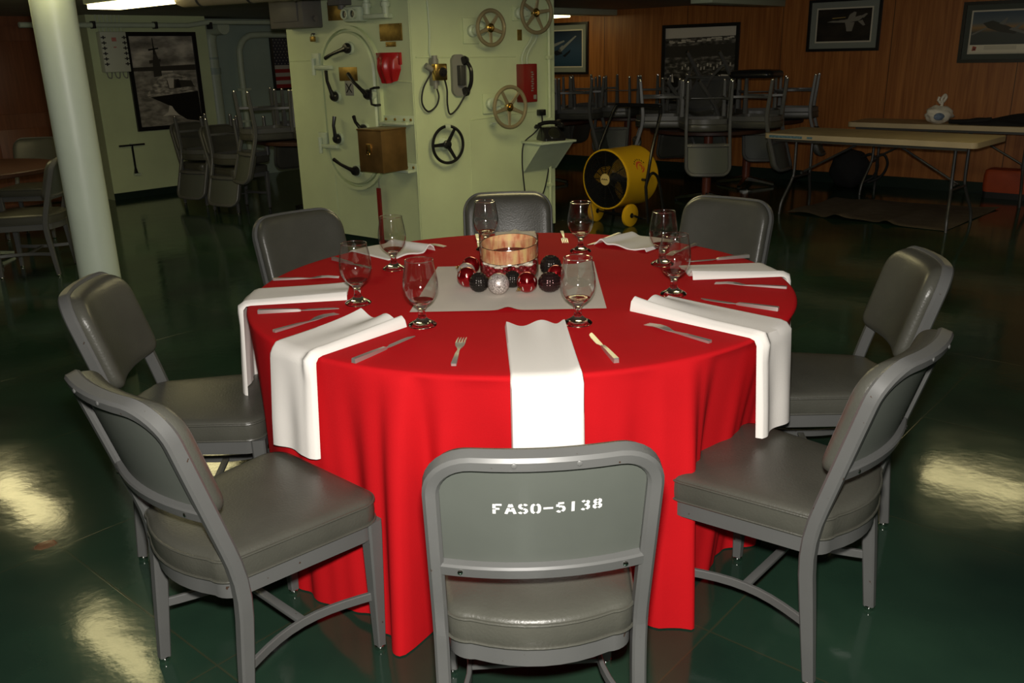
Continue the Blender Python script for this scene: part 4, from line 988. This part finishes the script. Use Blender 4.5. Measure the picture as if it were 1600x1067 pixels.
picture(LW, 0.385, 1.245, 0.735, 1.810, 'large framed black and white photograph of a carrier on the left wall', 0.045, art_ship, [sepia_sky, sepia_sea, p_hull, p_mid, p_deck, p_lite])
t = wt(LW, 'connection_panel', 'white wiring panel with cables left of the framed ship photograph', 'electrical panel', 0.228, 1.60)
b = MB(); b.box((0, -0.05, 0), (0.29, 0.10, 0.42), bev=0.01); b.build('case', mat('pale_panel_paint', (0.55, 0.58, 0.47), 0.5), t)
b = MB()
for k in range(6):
    for sx in (-1, 1): b.box((sx*0.115, -0.103, 0.15-k*0.055), (0.05, 0.008, 0.012)); b.box((sx*0.115, -0.103, 0.15-k*0.055), (0.012, 0.008, 0.035))
b.build('terminals', M_fold_leg, t)
b = MB(); b.box((0.0, -0.102, 0.13), (0.05, 0.004, 0.04)); b.box((0.0, -0.102, 0.05), (0.03, 0.004, 0.012)); b.build('red_marks', mat('faded_red_marks', (0.5, 0.18, 0.15), 0.6), t)
b = MB()
for k in range(7): b.tube([(-0.12+k*0.04, -0.05, 0.20), (-0.12+k*0.04, -0.05, 0.25), (-0.13+k*0.043, -0.02, 0.30), (-0.13+k*0.043, -0.02, 0.385)], 0.008, 6)
b.build('cables', M_green_fit, t)
b = MB()
for k in range(3): b.tube(loop3([(-0.11+k*0.09, -0.05, -0.21), (-0.10+k*0.09, -0.05, -0.26), (-0.06+k*0.09, -0.04, -0.27), (-0.04+k*0.09, -0.02, -0.20)]), 0.006, 6)
b.build('lower_cables', M_grey_mid, t)
t = wt(LW, 'deck_wrench', 'black T-shaped wrench clipped low on the left green wall', 'tool', 0.277, 0.44)
b = MB(); b.box((0, -0.035, 0.155), (0.30, 0.02, 0.02), bev=0.004); b.build('crossbar', M_black, t)
b = MB(); b.sweep([(0, -0.035, 0.16), (0, -0.035, -0.10), (0, -0.035, -0.16)], sect(0.02, 0.02, 0.003), ref=(0, -1, 0), scale=[1, 1, 2.0]); b.build('shaft', M_black, t)
b = MB(); b.box((0, -0.02, 0.155), (0.03, 0.04, 0.04), bev=0.004); b.box((0.02, -0.02, -0.175), (0.08, 0.04, 0.02), bev=0.004); b.build('clip', M_green_fit, t)
t = wt(LW, 'pipe_run', 'pale green horizontal pipe along the top of the left wall', 'pipe', 0.0, 1.88)
b = MB(); b.tube([(-0.7, -0.05, -0.005), (0.6, -0.05, 0.0), (1.15, -0.05, 0.0), (1.42, -0.05, 0.04), (1.7, -0.05, 0.04), (3.6, -0.05, 0.045)], 0.028, 12); b.build('pipe', M_green_fit, t)
b = MB()
for x in (0.05, 0.75, 1.43): b.box((x, -0.045, 0.0), (0.03, 0.09, 0.075), bev=0.006)
b.build('clamp', M_black_matte, t)
t = thing('duct', 'tan wrapped duct under the ceiling left of the trunk', 'duct', (-1.95, 6.75, 1.93), LW.a-R_(78))
b = MB(); b.tube([(-0.55, 0, 0.0), (-0.50, 0, 0), (0.9, 0, 0)], [0.045, 0.062, 0.062], 20); b.build('pipe', M_duct, t)
b = MB()
for x in (-0.3, 0.2, 0.6): b.cyl((x-0.01, 0, 0), (x+0.01, 0, 0), 0.066, 0.066, 20)
b.build('strap', M_fold_leg, t)
# pipes on the recessed wall
t = wt(LW, 'drain_pipe', 'fat pale green vertical pipe in the recess right of the ship photograph', 'pipe', 1.66, 0.0, out=-0.40)
b = MB(); b.tube([(0, 0, 0.05), (0, 0, 1.0), (0, 0, 1.72), (0.01, -0.02, 1.80), (0.02, -0.08, 1.86), (0.04, -0.3, 1.87)], 0.085, 20); b.build('pipe', M_green_fit, t)
b = MB(); b.cyl((0, 0, 1.32), (0, 0, 1.40), 0.098, 0.098, 20); b.cyl((0, 0, 1.50), (0, 0, 1.525), 0.088, 0.088, 20); b.build('collar', M_green_dim, t)
t = wt(LW, 'bent_pipe', 'thin pale green pipe bending over in the recess beside the flag', 'pipe', 2.10, 0.0, out=-0.46)
b = MB(); b.tube(loop3([(0, 0, 0.05), (0, 0, 0.9), (0, 0, 1.50), (0.03, 0, 1.66), (0.13, 0, 1.76), (0.30, 0, 1.79), (0.9, 0, 1.79)]), 0.040, 14); b.build('pipe', M_green_fit, t)
b = MB(); b.box((0, -0.02, 1.12), (0.20, 0.03, 0.03), bev=0.004); b.box((0, -0.02, 0.72), (0.20, 0.03, 0.03), bev=0.004); b.build('bracket', M_green_fit, t)
# framed flag
M_fr, M_fw, M_fb = flat('flag_red', (0.30, 0.015, 0.02)), flat('flag_white', (0.42, 0.40, 0.36)), flat('flag_blue', (0.012, 0.016, 0.045))
def art_flag(S, W, Hh):
    # hung vertically in its frame: canton above, stripes below seen partly
    for k in range(13):
        S(1 if k % 2 == 0 else 0, [(0, 1-(k+1)/13), (1, 1-(k+1)/13), (1, 1-k/13), (0, 1-k/13)], 1)
    S(2, [(0, 6/13), (0.42, 6/13), (0.42, 1), (0, 1)], 2)
    for r in range(9):
        for c_ in range(6 if r % 2 == 0 else 5):
            cx = 0.42*((c_+0.5+(0.0 if r % 2 == 0 else 0.5))/6); cy = 6/13+(7/13)*((r+0.5)/9); q = []
            for i in range(10):
                a = PI/2+PI*i/5; rr = 0.011 if i % 2 == 0 else 0.0045
                q.append((cx+rr*math.cos(a)/W*0.9, cy+rr*math.sin(a)/Hh*0.9))
            S(0, q, 3)
picture(LW, 2.62, 3.42, 1.10, 1.80, 'framed red, white and blue flag partly hidden behind the trunk', 0.03, art_flag, [M_fw, M_fr, M_fb], name='framed_flag', cat='flag')
bpy.data.objects['framed_flag'].location = LW.p(3.02, 1.43, -0.55)

# ------------------------------------------------------------------ wood wall pictures
blue_print = gradz_mat('blue_sky_print', [(0.0, (0.02, 0.05, 0.09)), (0.5, (0.03, 0.06, 0.11)), (1.0, (0.012, 0.018, 0.035))], -0.25, 0.25)
def art_jetA(S, W, Hh):
    S(2, [(0.25, 0.45), (0.80, 0.86), (0.84, 0.84), (0.34, 0.40)], 1); S(2, [(0.05, 0.62), (0.45, 0.74), (0.47, 0.70), (0.12, 0.55)], 1); S(1, [(0.40, 0.30), (0.66, 0.48), (0.64, 0.40), (0.48, 0.26)], 1)
    S(1, [(0.10, 0.42), (0.34, 0.50), (0.40, 0.36), (0.2, 0.30)], 1); S(2, [(0.30, 0.52), (0.40, 0.60), (0.46, 0.56), (0.38, 0.48)], 2)
picture(WW, -4.66, -3.91, 1.195, 1.86, 'framed blue aircraft picture beside the trunk on the wood wall', 0.03, art_jetA, [blue_print, flat('print_navy', (0.012, 0.014, 0.02)), flat('print_silver', (0.20, 0.21, 0.22))], 0.075, M_mat_board)
sepia_field = cloud_mat('sepia_harbour_print', [(0.35, g(0.03)), (0.5, g(0.08)), (0.68, g(0.30))], 12, detail=9)
def art_harbour(S, W, Hh):
    S(1, [(0, 0.86), (1, 0.88), (1, 1), (0, 1)], 1)
    rn = random.Random(5)
    for k in range(26):
        x = rn.uniform(0.05, 0.92); y = 0.795+0.045*x+rn.uniform(-0.012, 0.02); S(1, [(x, y), (x+0.07, y), (x+0.06, y+0.018), (x+0.01, y+0.02)], 2)
    S(3, [(0, 0.60), (1, 0.62), (1, 0.78), (0, 0.75)], 1)
    for k in range(16):
        x = 0.25+k*0.045; y = 0.455+0.03*math.sin(k*1.7)+0.04*k/16; S(1, [(x, y-0.02), (x+0.018, y-0.02), (x+0.02, y+0.02), (x+0.004, y+0.025)], 2)
    S(2, [(0.60, 0.02), (0.98, 0.02), (0.98, 0.40), (0.80, 0.42), (0.68, 0.32)], 2)
    S(1, [(0.64, 0.06), (0.98, 0.10), (0.98, 0.36), (0.82, 0.37), (0.70, 0.27)], 3)
    S(2, [(0.02, 0.02), (0.4, 0.02), (0.28, 0.3), (0.05, 0.36)], 2); S(1, [(0.02, 0.28), (0.12, 0.38), (0.14, 0.26)], 3)
picture(WW, -2.775, -1.735, 0.83, 1.772, 'large framed black and white harbour photograph behind the stacked chairs', 0.04, art_harbour, [sepia_field, flat('print_pale', g(0.70)), p_hull, p_mid])
dark_print = cloud_mat('brown_dark_print', [(0.35, (0.010, 0.008, 0.006)), (0.7, (0.035, 0.026, 0.018))], 4)
def art_jetB(S, W, Hh):
    S(1, [(0.18, 0.60), (0.28, 0.64), (0.52, 0.66), (0.80, 0.78), (0.86, 0.74), (0.78, 0.62), (0.56, 0.57), (0.30, 0.585)], 2)
    S(1, [(0.56, 0.66), (0.60, 0.82), (0.68, 0.90), (0.72, 0.88), (0.70, 0.70)], 1); S(1, [(0.52, 0.58), (0.55, 0.40), (0.56, 0.30), (0.66, 0.30), (0.70, 0.58)], 1)
    S(1, [(0.78, 0.74), (0.90, 0.84), (0.93, 0.82), (0.86, 0.70)], 3); S(1, [(0.76, 0.60), (0.86, 0.46), (0.90, 0.48), (0.84, 0.64)], 3); S(2, [(0.28, 0.705), (0.52, 0.73), (0.53, 0.745), (0.28, 0.725)], 3)
    S(3, [(0.30, 0.635), (0.42, 0.655), (0.40, 0.64)], 4)
picture(WW, -0.915, -0.122, 1.425, 1.965, 'framed dark picture of a pale jet, above the first folding table', 0.03, art_jetB, [dark_print, flat('print_jet_grey', (0.24, 0.22, 0.18)), flat('print_flame', (0.60, 0.42, 0.12)), p_hull], 0.075, M_mat_board)
sunset = gradz_mat('sunset_sky_print', [(0.0, (0.035, 0.045, 0.05)), (0.42, (0.05, 0.06, 0.06)), (0.55, (0.30, 0.17, 0.06)), (0.68, (0.10, 0.13, 0.15)), (1.0, (0.03, 0.06, 0.10))], -0.15, 0.2)
def art_jetC(S, W, Hh):
    S(1, [(0, 0), (1, 0), (1, 0.19), (0, 0.19)], 1)
    S(2, [(0.16, 0.72), (0.30, 0.78), (0.44, 0.70), (0.70, 0.52), (0.64, 0.44), (0.42, 0.50), (0.24, 0.60)], 2)
    S(3, [(0.40, 0.70), (0.50, 0.84), (0.52, 0.83), (0.48, 0.66)], 3); S(3, [(0.0, 0.46), (0.22, 0.62), (0.24, 0.60), (0.02, 0.43)], 3); S(3, [(0.55, 0.55), (0.98, 0.34), (1.0, 0.37), (0.60, 0.60)], 3); S(3, [(0.62, 0.58), (0.74, 0.72), (0.76, 0.71), (0.68, 0.56)], 3)
    for k in range(4): S(4, [(0.22, 0.150-k*0.026), (0.70, 0.150-k*0.026), (0.70, 0.158-k*0.026), (0.22, 0.158-k*0.026)], 2)
    S(5, [(0.04, 0.04), (0.10, 0.05), (0.11, 0.14), (0.05, 0.16)], 2); S(6, [(0.06, 0.07), (0.09, 0.06), (0.08, 0.13)], 3)
    S(6, [(0.86+0.05*math.cos(2*PI*i/16), 0.095+0.075*math.sin(2*PI*i/16)) for i in range(16)], 2); S(4, [(0.86+0.025*math.cos(2*PI*i/5+1.57), 0.095+0.04*math.sin(2*PI*i/5+1.57)) for i in range(5)], 3)
picture(WW, 0.672, 1.47, 1.290, 1.865, 'framed sunset jet poster with a white caption strip at the right edge', 0.032, art_jetC, [sunset, flat('print_cream', (0.75, 0.70, 0.55)), flat('print_jet_dark', (0.02, 0.02, 0.018)), flat('print_jet_light', (0.16, 0.16, 0.15)), flat('print_text_grey', (0.30, 0.27, 0.21)), flat('print_emblem_red', (0.35, 0.05, 0.03)), p_hull], 0.065, M_mat_dark)

# ------------------------------------------------------------------ background tables
def round_table(x, y, r, label, colm=M_table_col, z=0.74):
    t = thing('round_table', label, 'table', (x, y, 0), 0.3)
    b = MB(); b.lathe([(0, z-0.035), (r-0.006, z-0.035), (r, z-0.030), (r, z-0.006), (r-0.005, z), (0, z)], 56); b.build('tabletop', M_table_brown, t)
    b = MB(); b.cyl((0, 0, 0.05), (0, 0, z-0.035), 0.045, 0.045, 16); b.cyl((0, 0, z-0.06), (0, 0, z-0.035), 0.2, 0.2, 20); b.build('column', colm, t)
    for k in range(4):
        a = PI/4+k*PI/2; d = Vector((math.cos(a), math.sin(a), 0)); b = MB()
        b.sweep([d*0.03+Vector((0, 0, 0.075)), d*0.18+Vector((0, 0, 0.05)), d*0.32+Vector((0, 0, 0.024))], sect(0.05, 0.045, 0.008), ref=(0, 0, 1), scale=[1.2, 1, 0.7]); f = b.build('foot', M_chrome, t)
        b = MB(); b.lathe([(0, 0), (0.02, 0), (0.022, 0.008), (0, 0.01)], 10, tuple(d*0.31)); b.build('glide', M_black_matte, f)
    return t
def hang(tx, ty, r, ang, label, group, yaw=0.0, z=0.741, rr=None):
    """chair turned over on a table top, its back hanging outside the edge"""
    a = R_(ang); rad = (r-0.13) if rr is None else rr
    return chair(tx+rad*math.cos(a), ty+rad*math.sin(a), a+PI+R_(yaw), label, group, z=z+0.469, inverted=True)
GR = 'chairs upended on the right-hand round tables'; GLf = 'chairs upended at the left'
RT = 0.58
round_table(2.02, 8.97, RT, 'brown round table stacked with chairs, right of the yellow fan')
hang(2.02, 8.97, RT, -108, 'upended chair facing the camera, its grey back panel hanging before the brown column', GR, yaw=14)
cB = hang(2.02, 8.97, RT, -36, 'upended chair with a black cushion on its feet', GR)
hang(2.02, 8.97, RT, 172, 'upended chair on the brown table, directly above the yellow fan barrel', GR)
hang(2.02, 8.97, RT, 105, 'upended chair at the back of the brown table, below the harbour photograph', GR)
chair(1.86, 9.02, R_(40), 'chair lying tilted across the others below the harbour photograph', GR, z=1.36, inverted=True, tilt=(-42, 0))
t = thing('black_cushion', 'black padded cushion resting on the feet of an upended chair', 'cushion', (2.39, 8.70, 1.214), R_(-35))
b = MB(); b.rings([[(x*k, y*k, z) for x, y in rrect(0.42, 0.40, 0.07)] for k, z in ((0.9, 0), (1.0, 0.012), (1.02, 0.03), (0.98, 0.055), (0.85, 0.068), (0.4, 0.075), (0.05, 0.076))]); b.build('pad', M_black, t, sharp=70)
round_table(2.70, 10.02, RT, 'brown round table stacked with chairs, behind the first folding table')
hang(2.70, 10.02, RT, -93, 'upended chair left of the first folding table, its back hanging by a red-brown leg', GR)
hang(2.70, 10.02, RT, -24, 'upended chair just above the left end of the first folding table', GR)
hang(2.70, 10.02, RT, 130, 'upended chair at the wall behind the one with the black cushion', GR)
round_table(0.42, 10.60, RT, 'brown round table stacked with chairs, close right of the green trunk')
hang(0.42, 10.60, RT, -100, 'upended chair hanging its back directly behind the telephone shelf', GR)
hang(0.42, 10.60, RT, -25, 'upended chair behind the left end of the fan handle', GR)
hang(0.42, 10.60, RT, 75, 'upended chair under the blue aircraft picture', GR)
hang(0.42, 10.60, RT, 160, 'upended chair partly hidden by the right edge of the trunk', GR)
round_table(1.49, 11.07, RT, 'brown round table farthest back, against the wood wall')
hang(1.49, 11.07, RT, -113, 'upended chair between the blue picture and the harbour photograph, nearer row', GR)
hang(1.49, 11.07, RT, -40, 'upended chair before the left frame edge of the harbour photograph', GR)
hang(1.49, 11.07, RT, 140, 'upended chair against the wall between the two framed pictures', GR)
# left cluster
round_table(-1.92, 8.95, RT, 'dark round table stacked with chairs, left of the trunk', M_chrome)
hang(-1.92, 8.95, RT, -146, 'upended chair hanging its back before the fat vertical pipe, left of the trunk', GLf)
hang(-1.92, 8.95, RT, -72, 'upended chair hanging half hidden behind the left edge of the trunk', GLf)
hang(-1.92, 8.95, RT, 120, 'upended chair below the thin bent pipe', GLf)
hang(-1.92, 8.95, RT, 30, 'upended chair behind the trunk corner, under the flag', GLf)
fA = math.atan2(-0.61, 0.79); fB = math.atan2(0.85, 0.5)
chair(-2.75, 9.13, fA, 'upright chair under an upended one, in front of the recess pipes', GLf)
chair(-2.72, 9.15, fB, 'upended chair on the seat of an upright one, nearest the pipes', GLf, z=0.470*2, inverted=True)
chair(-3.24, 9.66, fA, 'upright chair under an upended one, below the ship photograph', GLf)
chair(-3.22, 9.68, fB, 'upended chair on the seat of an upright one, below the ship photograph', GLf, z=0.470*2, inverted=True)
# far left table and chairs
round_table(-4.25, 6.85, 0.72, 'dark round table at the left edge behind the pillar', M_chrome)
chair(-3.60, 6.50, R_(188), 'grey chair at the left edge beside the dark round table', GLf)
chair(-4.30, 7.95, R_(-85), 'grey chair on the far side of the dark left table', GLf)

lt = CHC.build('stencilled_lettering', M_white_paint, cC, recalc=False); tag(lt, 'white stencilled letters FASO-5138')

# ------------------------------------------------------------------ folding tables
def folding_table(c, rz, ln, dp, label, tape=False):
    t = thing('folding_table', label, 'table', (c[0], c[1], 0), rz)
    b = MB(); b.prism(rrect(ln, dp, 0.05), 0.695, 0.74); b.build('tabletop', M_fold_top, t)
    b = MB(); b.box((0, dp/2-0.05, 0.685), (ln-0.16, 0.02, 0.03)); b.box((0, -dp/2+0.05, 0.685), (ln-0.16, 0.02, 0.03)); b.build('apron_rail', M_fold_leg, t)
    for sx in (-1, 1):
        b = MB()
        for sy in (-1, 1):
            b.tube(loop3([(sx*(ln/2-0.22), sy*(dp/2-0.22), 0.69), (sx*(ln/2-0.22), sy*(dp/2-0.22), 0.40), (sx*(ln/2-0.21), sy*(dp/2-0.20), 0.30), (sx*(ln/2-0.18), sy*(dp/2-0.10), 0.12), (sx*(ln/2-0.17), sy*(dp/2-0.08), 0.0)]), 0.0135, 8)
        b.cyl((sx*(ln/2-0.215), -dp/2+0.2, 0.33), (sx*(ln/2-0.215), dp/2-0.2, 0.33), 0.010, 0.010, 8); b.build('leg_pair', M_fold_leg, t)
        b = MB(); b.tube([(sx*(ln/2-0.22), 0, 0.36), (sx*(ln/2-0.80), 0, 0.685)], 0.010, 8); b.cyl((sx*(ln/2-0.235), -0.05, 0.36), (sx*(ln/2-0.235), 0.05, 0.36), 0.013, 0.013, 8); b.build('brace', M_fold_leg, t)
    if tape:
        b = MB(); b.box((-ln/2+0.22, -dp/2-0.001, 0.715), (0.32, 0.003, 0.022)); b.box((-ln/2+0.45, -dp/2-0.001, 0.715), (0.05, 0.003, 0.018)); b.build('tape', M_blue_tape, t)
    return t
a1 = math.atan2(6.90-8.16, 4.02-2.37)
folding_table((3.27, 7.84), math.atan2(6.72-8.02, 3.64-2.32), 1.83, 0.76, 'tan folding table nearer the camera, blue tape on its left edge', True)
folding_table((4.37, 8.82), math.atan2(-0.741, 0.860), 1.83, 0.60, 'tan folding table along the wood wall, holding the bag and the jacket')
# plastic bag
t = thing('plastic_bag', 'white knotted plastic bag on the far folding table', 'bag', (4.22, 8.78, 0.741), 0.2)
def bagf(d): return 1 + 0.10*math.sin(d.x*7+d.z*4)*math.cos(d.y*6) + 0.05*math.sin(d.z*11+d.x*5)
b = MB(); b.sphere((0, 0, 0.085), 0.12, 32, 20, (1.12, 0.9, 0.72), bagf); b.build('sack', M_bag, t, sharp=180)
b = MB(); b.tube(loop3([(0.01, 0, 0.15), (0.02, 0, 0.19), (0.01, 0, 0.23), (0.04, 0, 0.265), (0.055, 0, 0.24), (0.03, 0, 0.20)]), 0.014, 8); b.tube([(0.0, 0, 0.19), (-0.03, 0, 0.22), (-0.02, 0, 0.25)], 0.012, 8); b.build('knot', M_bag, t)
b = MB(); b.sphere((-0.06, -0.085, 0.07), 0.045, 16, 10, (1.3, 0.5, 0.8)); b.build('contents', M_bag_blue, t)
# jacket
t = thing('jacket', 'black jacket crumpled on the right end of the far folding table', 'clothing', (4.80, 8.42, 0.741), math.atan2(-0.741, 0.860))
def jk(u, v):
    x = (u-0.5)*0.95; y = (v-0.5)*0.42
    e = max(0, math.sin(PI*u))**0.5*max(0, math.sin(PI*v))**0.5
    z = e*(0.055+0.03*math.sin(u*9+v*4)+0.022*math.sin(v*13+u*17)+0.05*u)
    return (x, y*(0.8+0.2*math.sin(u*6)), max(0.0, z))
b = MB(); b.grid(jk, 50, 30); b.poly([(-0.475, -0.2, 0), (0.475, -0.2, 0), (0.475, 0.2, 0), (-0.475, 0.2, 0)]); b.build('body', M_cloth_black, t, sharp=180)
b = MB(); b.tube(loop3([(-0.2, -0.12, 0.05), (-0.34, -0.16, 0.035), (-0.50, -0.13, 0.022), (-0.57, -0.10, 0.02)]), 0.022, 10); b.build('sleeve', M_cloth_black, t)
# backpack under the table
t = thing('backpack', 'black backpack on the floor beneath the far folding table', 'bag', (3.72, 9.62, 0), -0.5)
b = MB(); b.sphere((0, 0, 0.21), 0.21, 28, 18, (0.98, 0.62, 1.0), lambda d: 1+0.05*math.sin(d.x*8)*math.sin(d.z*6)); b.build('sack', M_cloth_black, t, sharp=180)
for s in (0.0, 0.12):
    b = MB(); b.tube(loop3([(0.12+s, -0.08, 0.34), (0.22+s, -0.10, 0.38), (0.29+s*0.8, -0.09, 0.28), (0.26+s*0.6, -0.08, 0.15), (0.16+s*0.4, -0.09, 0.08)]), 0.014, 8); b.build('strap', M_black_matte, t)
# orange bag
t = thing('orange_bag', 'orange bag with a black base on the floor at the right edge', 'bag', (5.02, 8.72, 0), math.atan2(-0.741, 0.860))
b = MB(); b.rings([[(x*k, y*k, z) for x, y in rrect(0.52, 0.24, 0.05)] for k, z in ((0.97, 0.06), (1.0, 0.10), (1.0, 0.22), (0.96, 0.27), (0.9, 0.28))]); b.build('sack', M_orange, t)
b = MB(); b.prism(rrect(0.50, 0.23, 0.04), 0.0, 0.062); b.build('base', M_black_matte, t)
# crumpled cloth on the floor
b = MB(); c0, c1, c2, c3 = Vector((2.62, 8.18, 0)), Vector((3.58, 7.18, 0)), Vector((4.60, 8.15, 0)), Vector((3.35, 8.95, 0))
def rug(u, v):
    p = c0.lerp(c1, u).lerp(c3.lerp(c2, u), v)
    z = 0.004 + 0.020*(0.5+0.5*math.sin(u*17+v*3))*(0.5+0.5*math.sin(v*8+u*5)) + 0.035*math.exp(-((u-0.35)/0.05)**2)*(1-v) + 0.03*math.exp(-((u-0.68)/0.06)**2)*(1-v)
    p.x += 0.03*math.sin(u*14)*(1-v); p.y += 0.03*math.sin(u*9+1)*(1-v)
    return (p.x, p.y, z)
b.grid(rug, 60, 36); tag(b.build('drop_cloth', M_rug), 'rumpled brown cloth on the floor in front of the folding tables', 'cloth')

# ------------------------------------------------------------------ yellow barrel fan
FAN = thing('drum_fan', 'yellow barrel fan with black grille and handle right of the trunk', 'fan', (1.01, 7.93, 0), R_(-137))
# local +x = direction the fan blows; barrel axis along x
RX = Rot('Y', 90)
zc, FR, FLn = 0.41, 0.262, 0.42
b = MB(); b.lathe([(FR-0.012, 0.0), (FR, 0.0), (FR+0.004, 0.01), (FR, 0.03), (FR, FLn-0.03), (FR+0.004, FLn-0.01), (FR, FLn), (FR-0.012, FLn), (FR-0.012, 0.0)], 56, (-FLn/2, 0, zc), RX); b.build('barrel', M_yellow, FAN)
b = MB()
for r in [0.05+0.0135*i for i in range(16)]: b.torus((FLn/2-0.005, 0, zc), r, 0.0035, RX, 40, 6)
for k in range(12): a = 2*PI*k/12; b.cyl((FLn/2-0.005, 0.04*math.cos(a), zc+0.04*math.sin(a)), (FLn/2-0.005, 0.255*math.cos(a), zc+0.255*math.sin(a)), 0.0035, 0.0035, 6)
gr = b.build('grille', M_black, FAN)
b = MB(); b.lathe([(0, 0), (0.052, 0), (0.050, 0.006), (0, 0.008)], 28, (FLn/2, 0, zc), RX); hb = b.build('hub_label', M_yellow_lab, gr)
b = MB()
for k in range(7): b.box((FLn/2+0.0085, -0.03+k*0.010, zc+(0.004 if k % 2 else 0)), (0.002, 0.006, 0.010))
b.build('hub_print', M_black, hb)
b = MB(); b.lathe([(0, 0), (0.225, 0), (0.225, 0.02), (0, 0.02)], 40, (-FLn/2+0.06, 0, zc), RX); b.build('back_grille', M_black, FAN)
b = MB(); b.lathe([(FR-0.013, 0.012), (FR-0.013, FLn-0.004), (FR-0.016, FLn-0.004), (FR-0.016, 0.012), (FR-0.013, 0.012)], 48, (-FLn/2, 0, zc), RX); b.build('liner', M_black_matte, FAN)
for k in range(3):
    b = MB(); a = 2*PI*k/3+0.9
    def bl(u, v): 
        r = 0.05+u*0.175; w_ = 0.10*math.sin(PI*(0.25+0.6*u)); an = a + (v-0.5)*w_/max(r, 0.08)*1.6
        return (0.07+(v-0.5)*0.08, r*math.cos(an), zc+r*math.sin(an))
    b.grid(bl, 10, 8); bmesh.ops.solidify(b.bm, geom=b.bm.faces[:], thickness=0.004); b.build('blade', M_yellow, FAN)
b = MB(); b.cyl((-0.10, 0, zc), (0.09, 0, zc), 0.06, 0.05, 20); b.build('motor', M_black, FAN)
# painted emblem on the barrel flank facing the camera
def fs(x, a, k=0.001): return (x, (FR+k)*math.cos(a), zc+(FR+k)*math.sin(a))
b = MB()
a0 = R_(24)
for r0, r1, s0, s1 in ((0.036, 0.056, -0.4, 2.6), (0.012, 0.030, 1.0, 4.6), (0.036, 0.054, 3.0, 4.6)):
    n = 12
    for i in range(n):
        p = s0+(s1-s0)*i/n; q = s0+(s1-s0)*(i+1)/n; w0 = 0.25+0.75*math.sin(PI*i/n); w1 = 0.25+0.75*math.sin(PI*(i+1)/n); rm = (r0+r1)/2; hw = (r1-r0)/2
        b.poly([fs(0.02+(rm-hw*w0)*math.cos(p), a0+(rm-hw*w0)*math.sin(p)/FR), fs(0.02+(rm+hw*w0)*math.cos(p), a0+(rm+hw*w0)*math.sin(p)/FR), fs(0.02+(rm+hw*w1)*math.cos(q), a0+(rm+hw*w1)*math.sin(q)/FR), fs(0.02+(rm-hw*w1)*math.cos(q), a0+(rm-hw*w1)*math.sin(q)/FR)])
b.build('emblem', M_orange_red, FAN, recalc=False)
b = MB()
for i in range(7):
    p = R_(150-i*20); x = 0.02+0.074*math.cos(p); aa = a0+0.074*math.sin(p)/FR
    b.poly([fs(x-0.006, aa-0.02), fs(x+0.004, aa-0.026), fs(x+0.007, aa+0.024), fs(x-0.003, aa+0.03)])
b.build('emblem_lettering', M_black, FAN, recalc=False)
# handle frame, stand, wheels
for s in (-1, 1):
    b = MB(); b.tube([(-0.02, s*0.305, 0.03), (0.02, s*0.305, 0.35), (-0.06, s*0.30, 0.66), (-0.20, s*0.27, 0.95)], 0.014, 10); b.build('side_tube', M_black, FAN)
    b = MB(); b.tube(loop3([(0.02, s*0.305, 0.36), (-0.03, s*0.31, 0.45), (-0.10, s*0.31, 0.45), (-0.17, s*0.305, 0.36), (-0.26, s*0.30, 0.05), (-0.265, s*0.30, 0.012)]), 0.013, 8); b.build('stand_leg', M_black, FAN)
b = MB(); b.tube(loop3([(-0.20, -0.27, 0.95), (-0.225, -0.25, 1.005), (-0.235, -0.20, 1.02), (-0.235, 0.20, 1.02), (-0.225, 0.25, 1.005), (-0.20, 0.27, 0.95)]), 0.016, 10); b.build('handle', M_black, FAN)
b = MB(); b.cyl((0.10, -0.26, 0.10), (0.10, 0.26, 0.10), 0.009, 0.009, 8); b.build('axle', M_black, FAN)
b = MB(); b.cyl((-0.02, -0.305, 0.06), (-0.02, 0.305, 0.06), 0.010, 0.010, 8); b.tube([(-0.02, -0.24, 0.06), (0.10, -0.24, 0.10)], 0.01, 8); b.tube([(-0.02, 0.24, 0.06), (0.10, 0.24, 0.10)], 0.01, 8); b.tube([(0.02, -0.305, 0.41), (0.02, -0.25, 0.41)], 0.012, 8); b.tube([(0.02, 0.305, 0.41), (0.02, 0.25, 0.41)], 0.012, 8); b.build('base_frame', M_black, FAN)
for s in (-1, 1):
    b = MB(); b.lathe([(0, -0.018), (0.09, -0.018), (0.10, -0.012), (0.10, 0.012), (0.09, 0.018), (0, 0.018)], 32, (0.10, s*0.20, 0.10), Rot('X', 90)); wl = b.build('wheel', M_yellow, FAN)
    b = MB(); b.lathe([(0, -0.022), (0.022, -0.022), (0.022, 0.022), (0, 0.022)], 16, (0.10, s*0.20, 0.10), Rot('X', 90)); b.build('hubcap', M_black, wl)

# ------------------------------------------------------------------ render settings
vs = SC.view_settings
SC.display_settings.display_device = 'sRGB'
vs.view_transform = 'Standard'; vs.look = 'None'; vs.exposure = 0.0; vs.gamma = 1.0; vs.use_curve_mapping = False
